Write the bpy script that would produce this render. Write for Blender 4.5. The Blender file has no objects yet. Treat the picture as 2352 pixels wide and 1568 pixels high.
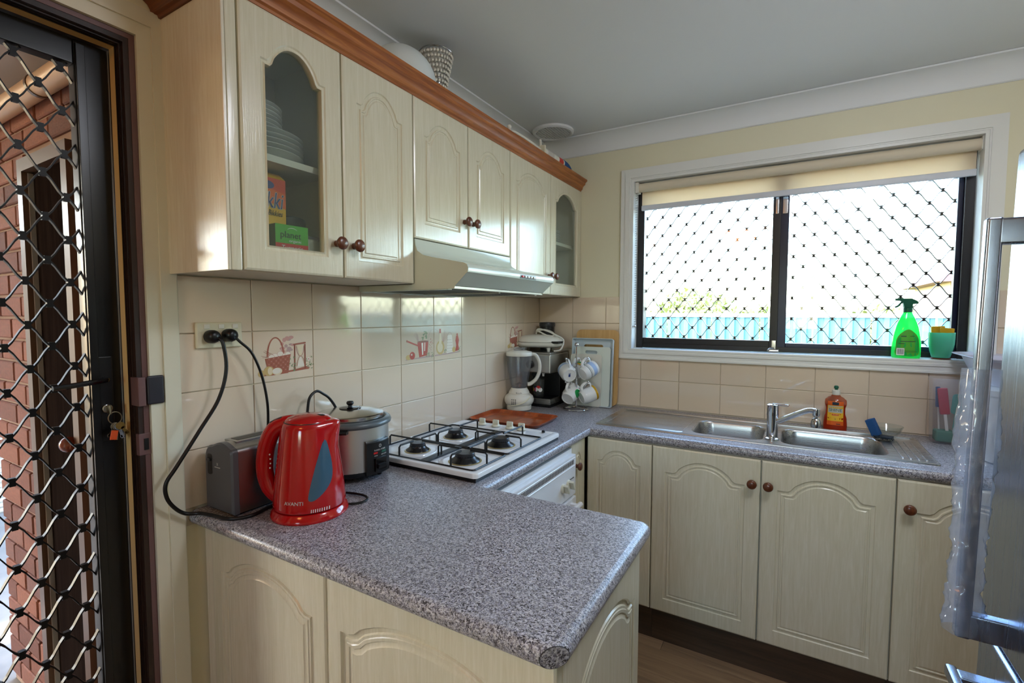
import bpy, bmesh, math, random
from mathutils import Vector, Matrix, geometry, noise
random.seed(7)
S = bpy.context.scene
COL = S.collection
PI = math.pi

# ------------------------------------------------------------------ camera
cam = bpy.data.cameras.new('camera'); cam_o = bpy.data.objects.new('camera', cam); COL.objects.link(cam_o)
cam.sensor_width = 36.0; cam.sensor_fit = 'HORIZONTAL'; cam.lens = 1109.06/2352*36; cam.clip_start = .02; cam.clip_end = 300
_yaw, _pit, _rol = [math.radians(a) for a in (30.3078, -3.2597, .1051)]
_f = Vector((-math.sin(_yaw)*math.cos(_pit), math.cos(_yaw)*math.cos(_pit), math.sin(_pit)))
_r = Vector((math.cos(_yaw), math.sin(_yaw), 0)); _u = _r.cross(_f)
_r2 = _r*math.cos(_rol)+_u*math.sin(_rol); _u2 = -_r*math.sin(_rol)+_u*math.cos(_rol)
_m = Matrix((_r2, _u2, -_f)).transposed().to_4x4(); _m.translation = (1.3329, -2.6003, 1.4012)
cam_o.matrix_world = _m
S.camera = cam_o

# ------------------------------------------------------------------ world, sun, exposure
W = bpy.data.worlds.new('sky'); S.world = W; W.use_nodes = True
nt = W.node_tree; bg = nt.nodes['Background']
sky = nt.nodes.new('ShaderNodeTexSky'); sky.sky_type = 'NISHITA'; sky.sun_disc = False
sky.sun_elevation = math.radians(46); sky.sun_rotation = math.radians(243); sky.air_density = 1.1; sky.dust_density = 1.6
nt.links.new(sky.outputs[0], bg.inputs[0]); bg.inputs[1].default_value = 4.6
sl = bpy.data.lights.new('sun', 'SUN'); sl.energy = 11.0; sl.angle = math.radians(.6); sl.color = (1, .93, .82)
so = bpy.data.objects.new('sun', sl); COL.objects.link(so)
so.rotation_euler = Vector((-.60, -.30, .74)).to_track_quat('Z', 'Y').to_euler(); so.location = (-6, -4, 9)
def portal(name, loc, rot, sx, sy):
    l = bpy.data.lights.new(name, 'AREA'); l.shape = 'RECTANGLE'; l.size = sx; l.size_y = sy; l.cycles.is_portal = True
    o = bpy.data.objects.new(name, l); COL.objects.link(o); o.location = loc; o.rotation_euler = rot
portal('window_portal', (1.263, .16, 1.66), (-PI/2, 0, 0), 1.42, .95)
portal('fill_window_portal', (1.3, -5.02, 1.6), (PI/2, 0, 0), .7, .9)
vs = S.view_settings; vs.view_transform = 'Standard'; vs.look = 'None'; vs.gamma = 1; vs.use_curve_mapping = False; vs.exposure = 0.0
S.cycles.use_denoising = True
S.cycles.max_bounces = 8; S.cycles.diffuse_bounces = 4; S.cycles.glossy_bounces = 4; S.cycles.transmission_bounces = 6; S.cycles.transparent_max_bounces = 12
S.cycles.use_adaptive_sampling = True; S.cycles.adaptive_threshold = .02
S.cycles.caustics_reflective = False; S.cycles.caustics_refractive = False; S.cycles.sample_clamp_indirect = 6

# ------------------------------------------------------------------ materials
def lin(c):
    if isinstance(c, str):
        c = [int(c[i:i+2], 16)/255 for i in (0, 2, 4)]
    return tuple(v/12.92 if v <= .04045 else ((v+.055)/1.055)**2.4 for v in c)+(1,)
MATS = {}
class N:
    def __init__(s, name):
        s.m = bpy.data.materials.new(name); s.m.use_nodes = True; s.t = s.m.node_tree
        s.b = s.t.nodes['Principled BSDF']; s.o = s.t.nodes['Material Output']; MATS[name] = s.m
    def n(s, typ, **k):
        x = s.t.nodes.new('ShaderNode'+typ)
        for a, v in k.items():
            if a.startswith('i_'):
                key = a[2:]; x.inputs[int(key) if key.isdigit() else key.replace('_', ' ')].default_value = v
            else: setattr(x, a, v)
        return x
    def l(s, a, b): s.t.links.new(a, b)
    def ramp(s, src, stops, interp='LINEAR'):
        r = s.n('ValToRGB'); r.color_ramp.interpolation = interp; e = r.color_ramp.elements
        while len(e) < len(stops): e.new(.5)
        for i, (p, c) in enumerate(stops): e[i].position = p; e[i].color = lin(c)
        s.l(src, r.inputs[0]); return r.outputs[0]
    def coords(s, scale=(1, 1, 1), kind='Object'):
        tc = s.n('TexCoord'); mp = s.n('Mapping'); mp.inputs['Scale'].default_value = scale
        s.l(tc.outputs[kind], mp.inputs[0]); return mp.outputs[0]
    def noise(s, vec, scale, detail=3, rough=.5, dist=0):
        x = s.n('TexNoise'); x.inputs['Scale'].default_value = scale; x.inputs['Detail'].default_value = detail
        x.inputs['Roughness'].default_value = rough; x.inputs['Distortion'].default_value = dist
        s.l(vec, x.inputs['Vector']); return x.outputs['Fac']
    def bump(s, h, strength=.2, dist=.002):
        b = s.n('Bump'); b.inputs['Strength'].default_value = strength; b.inputs['Distance'].default_value = dist
        s.l(h, b.inputs['Height']); s.l(b.outputs[0], s.b.inputs['Normal'])
    def col(s, sock): s.l(sock, s.b.inputs['Base Color'])
def pm(name, c, rough=.5, metal=0, coat=0, trans=0, ior=1.45, bump=None, var=None, spec=.5, emit=None, alpha=1, sss=0):
    s = N(name); b = s.b
    b.inputs['Base Color'].default_value = lin(c); b.inputs['Roughness'].default_value = rough; b.inputs['Metallic'].default_value = metal
    b.inputs['Coat Weight'].default_value = coat; b.inputs['Coat Roughness'].default_value = .06
    b.inputs['Transmission Weight'].default_value = trans; b.inputs['IOR'].default_value = ior
    b.inputs['Specular IOR Level'].default_value = spec; b.inputs['Alpha'].default_value = alpha
    if sss: b.inputs['Subsurface Weight'].default_value = sss; b.inputs['Subsurface Radius'].default_value = (.02, .02, .02)
    if emit: b.inputs['Emission Color'].default_value = lin(c); b.inputs['Emission Strength'].default_value = emit
    if var or bump:
        v = s.coords()
        if var:   # gentle colour variation: (scale, second colour)
            f = s.noise(v, var[0], 4); s.col(s.ramp(f, [(.35, c), (.65, var[1])]))
        if bump:
            s.bump(s.noise(v, bump[0], 4), bump[1], bump[2] if len(bump) > 2 else .002)
    return s.m
def woodgrain(name, c1, c2, c3, sc, axis, rough=.35, coat=0, bump=.15, rnd=0):
    s = N(name); k = [sc, sc, sc]; k[axis] = sc*.06
    v = s.coords(tuple(k))
    if rnd:
        oi = s.n('ObjectInfo'); ad = s.n('VectorMath', operation='ADD'); mu = s.n('VectorMath', operation='SCALE')
        cb = s.n('CombineXYZ')
        for i in range(3): s.l(oi.outputs['Random'], cb.inputs[i])
        s.l(cb.outputs[0], mu.inputs[0]); mu.inputs['Scale'].default_value = 37; s.l(v, ad.inputs[0]); s.l(mu.outputs[0], ad.inputs[1]); v = ad.outputs[0]
    f = s.noise(v, 1, 6, .65, 1.2)
    c = s.ramp(f, [(.3, c1), (.5, c2), (.7, c3)])
    if rnd:
        hv = s.n('HueSaturation'); s.l(c, hv.inputs['Color']); mr = s.n('MapRange'); s.l(oi.outputs['Random'], mr.inputs[0]); mr.inputs[3].default_value = 1-rnd; mr.inputs[4].default_value = 1+rnd
        s.l(mr.outputs[0], hv.inputs['Value']); c = hv.outputs[0]
    s.col(c); s.b.inputs['Roughness'].default_value = rough; s.b.inputs['Specular IOR Level'].default_value = .75 if 'vinyl' in name else .5; s.b.inputs['Coat Weight'].default_value = coat
    f2 = s.noise(v, 3.2, 5, .6, .6); s.bump(f2, bump, .0015)
    return s.m
M = MATS
pm('wall_paint', 'e6e0c4', .55, bump=(300, .04, .001))
pm('ceiling_paint', 'e6e8ea', .7, bump=(200, .04, .001))
pm('cornice_paint', 'eceef0', .6)
pm('trim_paint', 'dedac6', .32)
pm('window_trim_paint', 'e8e8e4', .25)
pm('exterior_paint', 'd9cfc0', .7)
woodgrain('door_vinyl', 'd3ccb0', 'dad3ba', 'e1dbc6', 95, 2, .21, .0, .16)
pm('carcass_white', 'dedacb', .4)
woodgrain('end_vinyl', 'd9cdb6', 'e0d6c0', 'e6dfcc', 95, 2, .2, 0, .2)
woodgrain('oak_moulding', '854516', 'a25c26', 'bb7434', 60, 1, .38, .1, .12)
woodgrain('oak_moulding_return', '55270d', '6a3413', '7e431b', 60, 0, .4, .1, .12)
woodgrain('knob_wood', '4a2412', '5e301a', '754224', 140, 2, .3, .25, .1)
woodgrain('plank_wood', '7e664f', '97795c', 'ad8f6e', 22, 0, .35, 0, .1, .12)
woodgrain('kick_wood', '3e3024', '4d3b2b', '5c4836', 30, 0, .5, 0, .1)
woodgrain('board_wood', 'c79a5e', 'd3a86c', 'ddb67c', 40, 2, .5, 0, .08)
woodgrain('jamb_wood', '190d08', '24130c', '301a11', 40, 2, .45, .1, .12)
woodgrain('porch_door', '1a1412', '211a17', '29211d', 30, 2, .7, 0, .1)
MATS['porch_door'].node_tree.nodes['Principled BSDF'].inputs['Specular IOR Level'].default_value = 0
pm('porch_frame', '5a4334', .35)
# glazed tile
def tile_mat():
    s = N('tile_glaze'); oi = s.n('ObjectInfo'); mr = s.n('MapRange'); s.l(oi.outputs['Random'], mr.inputs[0]); mr.inputs[3].default_value = .965; mr.inputs[4].default_value = 1.02
    hv = s.n('HueSaturation'); hv.inputs['Color'].default_value = lin('e3d0b8'); s.l(mr.outputs[0], hv.inputs['Value']); s.col(hv.outputs[0])
    s.b.inputs['Roughness'].default_value = .07; s.b.inputs['Specular IOR Level'].default_value = .9
    v = s.coords(); s.bump(s.noise(v, 14, 1), .012, .001)
tile_mat()
pm('grout', 'd6c8b2', .8)
def speckle():
    s = N('counter_laminate'); v = s.coords()
    n1 = s.noise(v, 235, 3, .6, 1.0); n2 = s.noise(v, 200, 2, .5, .8)
    mp = s.n('Mapping'); mp.inputs['Location'].default_value = (3.3, 7.1, 1.7); s.l(v, mp.inputs[0]); n3 = s.noise(mp.outputs[0], 210, 2, .55, 1.2)
    c1 = s.ramp(n1, [(.36, '2c2b31'), (.45, '6e6d74'), (.52, 'b0b0b6'), (.64, 'dadbe0')])
    c2 = s.ramp(n2, [(.46, '9590a2'), (.56, 'bdb6b0')])
    mx = s.n('MixRGB'); mx.inputs[0].default_value = .35; s.l(c1, mx.inputs[1]); s.l(c2, mx.inputs[2])
    c3 = s.ramp(n3, [(.40, (0, 0, 0)), (.45, (1, 1, 1))]); m2 = s.n('MixRGB'); s.l(c3, m2.inputs[0]); m2.inputs[1].default_value = lin('3d3a3c'); s.l(mx.outputs[0], m2.inputs[2])
    s.col(m2.outputs[0]); s.b.inputs['Roughness'].default_value = .3; s.b.inputs['Specular IOR Level'].default_value = .55
    s.bump(n1, .04, .0006)
speckle()
def brushed(name, c, axis, rough=.3, sc=300):
    s = N(name); k = [sc, sc, sc]; k[axis] = 4
    v = s.coords(tuple(k)); f = s.noise(v, 1, 3); s.b.inputs['Metallic'].default_value = 1
    s.b.inputs['Base Color'].default_value = lin(c); mr = s.n('MapRange'); s.l(f, mr.inputs[0]); mr.inputs[3].default_value = rough-.08; mr.inputs[4].default_value = rough+.1
    s.l(mr.outputs[0], s.b.inputs['Roughness']); s.bump(f, .06, .0004)
brushed('steel_h', 'b9b8b6', 0, .28); brushed('steel_v', 'd4d2cc', 2, .34); brushed('steel_fridge', '8f97a8', 2, .24); brushed('steel_y', 'aba9a6', 1, .32)
pm('chrome', 'd8d8da', .07, 1)
pm('dull_chrome', 'b5b5b5', .2, 1)
pm('steel_plain', 'c9c8c6', .2, 1)
pm('crystal_bead', 'e4e0d8', .07, .45, coat=.5)
pm('black_plastic', '0e0e10', .35)
pm('black_gloss', '0a0a0c', .12)
pm('cord_black', '0b0b0d', .4)
pm('charcoal_plastic', '2b2b2e', .4)
pm('toaster_grey', '5c5b5e', .35, .3)
pm('rim_grey', '5a6468', .3)
pm('red_gloss', 'b00b10', .12, coat=.5)
pm('red_print', 'c8201c', .4)
pm('white_plastic', 'e6e3d8', .28)
pm('cream_plastic', 'e0dabf', .35)
pm('white_enamel', 'eceef0', .1, coat=.3)
pm('hood_white', 'd9dccb', .18)
pm('hood_front', 'c9d0c4', .16)
pm('filter_metal', '4c4d48', .5, .5)
pm('iron_black', '101012', .42)
pm('burner_cap', '232428', .35)
pm('burner_dark', '17171a', .25)
pm('brass_ring', 'b8a877', .35, .6)
pm('white_ceramic', 'e9e9e6', .1, coat=.2)
pm('pale_plastic', 'dfe6dd', .35)
pm('tray_blue_white', 'c9d6de', .3)
pm('box_white', 'dcdad2', .35)
pm('lilac_white', 'cfd0e2', .3)
pm('green_dark', '0c5a41', .35)
pm('yellow_sponge', 'c99a1e', .9, bump=(260, .5, .002))
pm('blue_cloth', '1f4f86', .8, bump=(200, .3, .002))
pm('green_sponge', '46806a', .9, bump=(200, .4, .002))
pm('saucer_red', '8a3a22', .4)
pm('tag_red', 'b5283a', .4)
pm('teal_plastic', '4aa79a', .4)
pm('green_print', '4fae2c', .45); pm('green_side', '2f5a1c', .5)
pm('orange_print', 'e8641c', .45); pm('yellow_print', 'f0b928', .45); pm('blue_print', '33477f', .45); pm('white_print', 'eeeee8', .5); pm('dark_print', '23301c', .5)
pm('navy_print', '1b2a3a', .5); pm('orange_deep', 'd8431a', .45); pm('pink_print', 'cf5a7c', .45); pm('grey_print', 'c9c6bf', .5); pm('green_text', '2f5b3a', .5)
pm('mug_green', '1f9a4c', .25); pm('mug_yellow', 'c89a1c', .3); pm('mug_blue', 'a9bfe0', .25); pm('line_black', '17181c', .4)
pm('decal_rust', 'a5604c', .3); pm('decal_rust_dark', '8a4a38', .3); pm('decal_pink', 'c9968c', .3); pm('decal_tan', 'c9a96e', .3); pm('decal_cream', 'e2cfae', .3); pm('decal_white', 'e8dccd', .3); pm('decal_green', '7d8a63', .3); pm('decal_red', 'b5453a', .3); pm('decal_mauve', 'b99a93', .3)
pm('alu_dark', '1d1a1c', .35, .2)
pm('alu_blue', '1b2036', .3, .3)
pm('screen_black', '0c0b0c', .3)
pm('grille_black', '070607', .42, spec=.3)
pm('grille_bronze', '2a1a16', .3)
pm('brass', 'a8874a', .3, 1)
pm('key_metal', '9c8f78', .3, 1)
pm('key_tag', 'd8521e', .5)
pm('jamb_varnish_lit', 'f2cb8c', .35, bump=(60, .1, .001))  # varnish colour paled so the strip seems lit
pm('maroon_paint', '6c5050', .4)
pm('cover_grey', '2a2a33', .35)
pm('outside_white', 'e8e8e6', .5)
pm('fence_teal', '4d757b', .5)
pm('concrete', '6f6b64', .85, var=(6, '7c776e'))
pm('lawn', '5d7a32', .9, var=(8, '7a8a44'))
pm('roof_tile', '5a3630', .7)
pm('house_wall', 'a08074', .7)
pm('bark', '5a4634', .85)
pm('leaf', '74783e', .6, var=(3, '8c8a50'))
pm('leaf_dark', '4a6040', .6, var=(3, '62764e'))
pm('siding', 'b3ada2', .6)
woodgrain('door_varnish', 'c88040', 'd89450', 'e6a862', 30, 2, .3, .2, .1)
pm('sky_block_warm', 'b0714c', .8)  # warm face of the added sky-blocking wall
pm('porch_ceiling', 'b8aca4', .7)
pm('porch_pipe', 'd8b58e', .4)
pm('silver_ext', 'c8c4be', .3, .5)
pm('blind_fabric', 'e0d3bb', .8)
pm('blind_rail', 'd5d9e2', .35)
pm('lamp_glow', 'eef3ff', .5, emit=30.0)
pm('lamp_glow_fill', 'ffa862', .5, emit=11.0)  # glow of the added warm fill lamp
pm('soap_orange', 'e0401a', .15, trans=.55, ior=1.36)
pm('dark_inside', '2e2f2c', .7)
pm('knob_cream', 'd9d6c0', .35)
pm('cabinet_glass_frost', 'dfe6e4', .35)
pm('container_dark', '3b3a34', .3)
pm('clear_box', 'b5b3a2', .25)
pm('knob_brown', '7a3a26', .2, coat=.3)
# bricks with individual colour
def brick_mat():
    s = N('brick_clay'); oi = s.n('ObjectInfo'); c = s.ramp(oi.outputs['Random'], [(0, '70473a'), (.35, '8c5a45'), (.7, 'a06a4e'), (1, '7d5d58')])
    v = s.coords(); f = s.noise(v, 60, 5, .7); d = s.ramp(f, [(.3, '6b4a44'), (.7, 'b98a74')]); mx = s.n('MixRGB', blend_type='OVERLAY'); mx.inputs[0].default_value = .5
    s.l(c, mx.inputs[1]); s.l(d, mx.inputs[2]); s.col(mx.outputs[0]); s.b.inputs['Roughness'].default_value = .8; s.bump(f, .6, .004)
brick_mat()
pm('mortar', 'a58a76', .9, bump=(150, .4, .003))
def glass(name, tint, refl=1.0, rough=0.0, haze=0.0, hazec='e8ecea'):
    """thin pane: clear with a fresnel reflection, some surface haze"""
    s = N(name); t = s.t; t.nodes.remove(s.b)
    tr = s.n('BsdfTransparent'); tr.inputs[0].default_value = lin(tint); gl = s.n('BsdfGlossy'); gl.inputs['Roughness'].default_value = rough
    lw = s.n('LayerWeight'); lw.inputs[0].default_value = .5; pw_ = s.n('Math', operation='POWER'); s.l(lw.outputs['Facing'], pw_.inputs[0]); pw_.inputs[1].default_value = 5
    fr = s.n('Math', operation='MULTIPLY_ADD'); s.l(pw_.outputs[0], fr.inputs[0]); fr.inputs[1].default_value = .95; fr.inputs[2].default_value = .045
    mu = s.n('Math', operation='MULTIPLY'); mu.use_clamp = True; s.l(fr.outputs[0], mu.inputs[0]); mu.inputs[1].default_value = refl
    mx = s.n('MixShader'); s.l(mu.outputs[0], mx.inputs[0]); base = tr.outputs[0]
    if haze:
        df = s.n('BsdfDiffuse'); df.inputs[0].default_value = lin(hazec); tl = s.n('BsdfTranslucent'); tl.inputs[0].default_value = lin(hazec)
        m0 = s.n('MixShader'); m0.inputs[0].default_value = .5; s.l(df.outputs[0], m0.inputs[1]); s.l(tl.outputs[0], m0.inputs[2])
        m1 = s.n('MixShader'); m1.inputs[0].default_value = haze; s.l(base, m1.inputs[1]); s.l(m0.outputs[0], m1.inputs[2]); base = m1.outputs[0]
    s.l(base, mx.inputs[1]); s.l(gl.outputs[0], mx.inputs[2]); s.l(mx.outputs[0], s.o.inputs[0])
glass('window_glass', 'f4f8f6'); glass('cabinet_glass', 'f6faf8', 1.0, .02, .06, 'c4d6d8'); glass('clear_glass', 'f6f9f8', 1.0, .02, .03)
glass('jug_plastic', 'f2f3f5', 1.2, .05, .09, 'd6d9e0'); glass('clear_plastic', 'f6f6fa', .9, .08, .16, 'e6e8f4'); glass('film_plastic', 'f2f5fc', 1.2, .12, .26, 'e9eeff')
glass('green_bottle', '6ff09a', 1.0, .05, .55, '3ff07c'); glass('green_cup', '8fe8cc', .8, .2, .7, '78e0c4'); glass('crystal', 'f4f2ec', 2.5, .08, .45, 'f0ece2'); glass('water_window', '5f93b4', 1.2, .15, .75, '5f93b4')
glass('soap_clear', 'f0b89c', 1.4, .05, .15, 'e0a080')
# blind fabric lets light through
def fabric():
    s = N('blind_cloth'); s.t.nodes.remove(s.b); d = s.n('BsdfDiffuse'); d.inputs[0].default_value = lin('e6dccb'); tl = s.n('BsdfTranslucent'); tl.inputs[0].default_value = lin('e9d6bd')
    mx = s.n('MixShader'); mx.inputs[0].default_value = .55; s.l(d.outputs[0], mx.inputs[1]); s.l(tl.outputs[0], mx.inputs[2]); s.l(mx.outputs[0], s.o.inputs[0])
fabric()
def patchwork():
    s = N('tray_wood'); v = s.coords((1, 1, 1)); ck = s.n('TexChecker'); ck.inputs['Scale'].default_value = 14; s.l(v, ck.inputs[0])
    ck.inputs[1].default_value = lin('b4602a'); ck.inputs[2].default_value = lin('a04c20'); k = s.coords((60, 6, 60)); f = s.noise(k, 1, 5)
    mx = s.n('MixRGB', blend_type='OVERLAY'); mx.inputs[0].default_value = .5; s.l(ck.outputs[0], mx.inputs[1]); s.l(s.ramp(f, [(.3, '5a2f18'), (.7, 'c98a50')]), mx.inputs[2]); s.col(mx.outputs[0])
    s.b.inputs['Roughness'].default_value = .3; s.b.inputs['Coat Weight'].default_value = .2
patchwork()
# ------------------------------------------------------------------ mesh helpers
def crom(pts, n=8, closed=False):
    P = [Vector(p) for p in pts]; out = []; L = len(P)
    rng = range(L) if closed else range(L-1)
    for i in rng:
        if closed: a, b, c, d = P[i-1], P[i], P[(i+1) % L], P[(i+2) % L]
        else: a, b, c, d = P[max(i-1, 0)], P[i], P[i+1], P[min(i+2, L-1)]
        for k in range(n):
            t = k/n
            out.append(.5*((2*b)+(c-a)*t+(2*a-5*b+4*c-d)*t*t+(3*b-a-3*c+d)*t**3))
    if not closed: out.append(P[-1])
    return out
def rrect(x0, x1, y0, y1, r, n=5):
    o = []
    for cx, cy, a in ((x1-r, y0+r, -90), (x1-r, y1-r, 0), (x0+r, y1-r, 90), (x0+r, y0+r, 180)):
        for k in range(n+1):
            t = math.radians(a+90*k/n); o.append((cx+r*math.cos(t), cy+r*math.sin(t)))
    return o
AX = {'xy': lambda u, v, w: (u, v, w), 'xz': lambda u, v, w: (u, w, v), 'yz': lambda u, v, w: (w, u, v)}
class B:
    """collects shapes into one mesh"""
    def __init__(s): s.bm = bmesh.new(); s.T = None
    def v(s, p):
        p = Vector(p)
        return s.bm.verts.new(s.T @ p if s.T else p)
    def f(s, vs, mi=0):
        try: f = s.bm.faces.new(vs); f.material_index = mi; return f
        except ValueError: return None
    def box(s, x0, x1, y0, y1, z0, z1, bev=0, seg=2, mi=0):
        t = bmesh.new(); bmesh.ops.create_cube(t, size=1)
        for q in t.verts: q.co = Vector(((x0+x1)/2+q.co.x*(x1-x0), (y0+y1)/2+q.co.y*(y1-y0), (z0+z1)/2+q.co.z*(z1-z0)))
        if bev: bmesh.ops.bevel(t, geom=t.edges[:], offset=bev, segments=seg, affect='EDGES', profile=.5)
        s.merge(t, mi); return s
    def merge(s, t, mi=0):
        mp = {q: s.v(q.co) for q in t.verts}
        for f in t.faces: s.f([mp[q] for q in f.verts], mi if mi is not None else f.material_index)
        t.free()
    def loft(s, rings, cap=(1, 1), closed=True, mi=0):
        R = [[s.v(p) for p in r] for r in rings]; n = len(R[0])
        for a, b in zip(R, R[1:]):
            for i in range(n if closed else n-1):
                j = (i+1) % n; s.f([a[i], a[j], b[j], b[i]], mi)
        if cap[0]: s.f(R[0][::-1], mi)
        if cap[1]: s.f(R[-1], mi)
        return s
    def lathe(s, prof, c=(0, 0, 0), n=32, sx=1, sy=1, cap=(0, 0), mi=0, ang=None):
        rings = []
        for r, z in prof:
            rings.append([(c[0]+sx*r*math.cos(2*PI*k/n), c[1]+sy*r*math.sin(2*PI*k/n), c[2]+z) for k in range(n)])
        return s.loft(rings, cap, True, mi)
    def cyl(s, p0, p1, r0, r1=None, n=20, cap=True, mi=0, sq=None):
        p0, p1 = Vector(p0), Vector(p1); d = (p1-p0).normalized(); r1 = r0 if r1 is None else r1
        a = d.orthogonal().normalized(); b = d.cross(a)
        return s.loft([[p+a*math.cos(2*PI*k/n)*r+b*math.sin(2*PI*k/n)*r for k in range(n)] for p, r in ((p0, r0), (p1, r1))], (cap, cap), True, mi)
    def turned(s, p0, axis, prof, n=24, mi=0, cap=(1, 1)):
        """lathe about an arbitrary axis: prof = (radius, distance along the axis)"""
        p0 = Vector(p0); d = Vector(axis).normalized(); a = d.orthogonal().normalized(); b = d.cross(a)
        return s.loft([[p0+d*h+a*math.cos(2*PI*k/n)*r+b*math.sin(2*PI*k/n)*r for k in range(n)] for r, h in prof], cap, True, mi)
    def tube(s, pts, r, n=8, closed=False, mi=0, flat=1.0, up=None):
        P = [Vector(p) for p in pts]; L = len(P); rings = []; a = None
        for i in range(L):
            if closed: d = P[(i+1) % L]-P[i-1]
            else: d = P[min(i+1, L-1)]-P[max(i-1, 0)]
            d.normalize()
            if up is not None: a = Vector(up)-d*Vector(up).dot(d); a.normalize()
            elif a is None: a = d.orthogonal().normalized()
            else:
                a = a-d*a.dot(d); a.normalize()
            b = d.cross(a); rr = r(i/(L-1)) if callable(r) else r
            rings.append([P[i]+a*math.cos(2*PI*k/n)*rr+b*math.sin(2*PI*k/n)*rr*flat for k in range(n)])
        if closed: return s.loft(rings+[rings[0]], (0, 0), True, mi)
        return s.loft(rings, (1, 1), True, mi)
    def prism(s, poly, plane, a, b, mi=0, holes=()):
        f = AX[plane]
        if holes:
            loops = [list(poly)]+[list(h) for h in holes]; flat = [p for l in loops for p in l]
            tri = geometry.tessellate_polygon([[Vector((p[0], p[1], 0)) for p in l] for l in loops])
            va = [s.v(f(p[0], p[1], a)) for p in flat]; vb = [s.v(f(p[0], p[1], b)) for p in flat]
            for t in tri: s.f([va[i] for i in t], mi); s.f([vb[i] for i in t[::-1]], mi)
            k = 0
            for l in loops:
                m = len(l)
                for i in range(m): j = (i+1) % m; s.f([va[k+i], va[k+j], vb[k+j], vb[k+i]], mi)
                k += m
        else:
            s.loft([[f(p[0], p[1], a) for p in poly], [f(p[0], p[1], b) for p in poly]], (1, 1), True, mi)
        return s
    def sheet(s, poly, plane, a, mi=0):
        f = AX[plane]; s.f([s.v(f(p[0], p[1], a)) for p in poly], mi); return s
    def sphere(s, c, r, n=16, m=10, sc=(1, 1, 1), mi=0):
        t = bmesh.new(); bmesh.ops.create_uvsphere(t, u_segments=n, v_segments=m, radius=1)
        for q in t.verts: q.co = Vector((c[0]+q.co.x*r*sc[0], c[1]+q.co.y*r*sc[1], c[2]+q.co.z*r*sc[2]))
        s.merge(t, mi); return s
    def text(s, body, size, place, mi=0, ex=.0002, shear=0, align='CENTER', sx=1):
        """lettering: place(u, v, w) gives the point for text coordinates"""
        cu = bpy.data.curves.new('t', 'FONT'); cu.body = body; cu.size = size; cu.extrude = ex; cu.shear = shear; cu.align_x = align; cu.resolution_u = 3
        o = bpy.data.objects.new('t', cu); COL.objects.link(o); bpy.context.view_layer.update()
        me = bpy.data.meshes.new_from_object(o.evaluated_get(bpy.context.evaluated_depsgraph_get()))
        vv = [s.v(place(q.co.x*sx, q.co.y, q.co.z)) for q in me.vertices]
        for p in me.polygons: s.f([vv[i] for i in p.vertices], mi)
        bpy.data.objects.remove(o); bpy.data.curves.remove(cu); bpy.data.meshes.remove(me); return s
    def obj(s, name, mats, parent=None, smooth=35, world=False, weld=False, recalc=True):
        if weld: bmesh.ops.remove_doubles(s.bm, verts=s.bm.verts[:], dist=1e-5)
        if recalc: bmesh.ops.recalc_face_normals(s.bm, faces=s.bm.faces[:])
        if world and parent is not None: s.bm.transform(wmat(parent).inverted())
        me = bpy.data.meshes.new(name); s.bm.to_mesh(me); s.bm.free()
        for m in (mats if isinstance(mats, (list, tuple)) else [mats]): me.materials.append(MATS[m])
        if smooth:
            me.shade_smooth(); me.set_sharp_from_angle(angle=math.radians(smooth))
        o = bpy.data.objects.new(name, me); COL.objects.link(o); o.parent = parent
        if smooth: wn = o.modifiers.new('weighted_normals', 'WEIGHTED_NORMAL'); wn.keep_sharp = True; wn.weight = 50
        return o
def wmat(o):
    m = o.matrix_basis.copy()
    return wmat(o.parent) @ m if o.parent else m
def tag(o, label, cat, group=None):
    o['label'] = label; o['category'] = cat
    if group: o['group'] = group
    return o
def struct(o, label=None):
    o['kind'] = 'structure'
    if label: o['label'] = label
    return o
def thing(name, label, cat, loc=(0, 0, 0), rz=0, group=None, rx=0, ry=0):
    o = bpy.data.objects.new(name, None); COL.objects.link(o); o.location = loc; o.rotation_euler = (rx, ry, rz)
    o.empty_display_size = .05
    return tag(o, label, cat, group)
def dup(root, label, loc=None, rz=None):
    def cp(o, par):
        c = o.copy(); COL.objects.link(c); c.parent = par
        for ch in list(o.children): cp(ch, c)
        return c
    r = cp(root, root.parent)
    if loc: r.location = loc
    if rz is not None: r.rotation_euler.z = rz
    r['label'] = label; return r
ZC = .8955      # worktop height
XD = .269       # front of the wall cabinet doors
YD = -.592      # front of the sink run doors
# ------------------------------------------------------------------ room shell
ROOM_X, ROOM_Y, ROOM_Z = 2.40, -5.0, 2.38
DY0, DY1, DZ = -2.90, -2.05, 2.036      # doorway in the tiled wall
WX0, WX1, WZ0, WZ1 = .560, 1.965, 1.207, 2.118     # window opening
fl = struct(B().box(0, ROOM_X, ROOM_Y, 0, -.06, -.006).obj('floor', 'kick_wood'))
pw = .152; i = 0; pm_ = {}
y = 0.0; row = 0
for row in range(int(3.2/pw)+1):
    y1 = -row*pw; y0 = y1-pw+.0015; x = -(row*.47 % 1.1)
    while x < ROOM_X:
        xa, xb = max(x, 0), min(x+1.2-.0015, ROOM_X)
        if xb-xa > .02:
            o = B().box(-(xb-xa)/2, (xb-xa)/2, -(y1-y0)/2, (y1-y0)/2, -.006, 0, .0006, 1).obj('plank', 'plank_wood', fl, 0)
            o.location = ((xa+xb)/2, (y0+y1)/2, 0)
        x += 1.2
MATS['plank_wood'].node_tree  # planks run along the sink run
struct(B().box(-.0, ROOM_X, ROOM_Y, 0, ROOM_Z, ROOM_Z+.05).obj('ceiling', 'ceiling_paint'))
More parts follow.
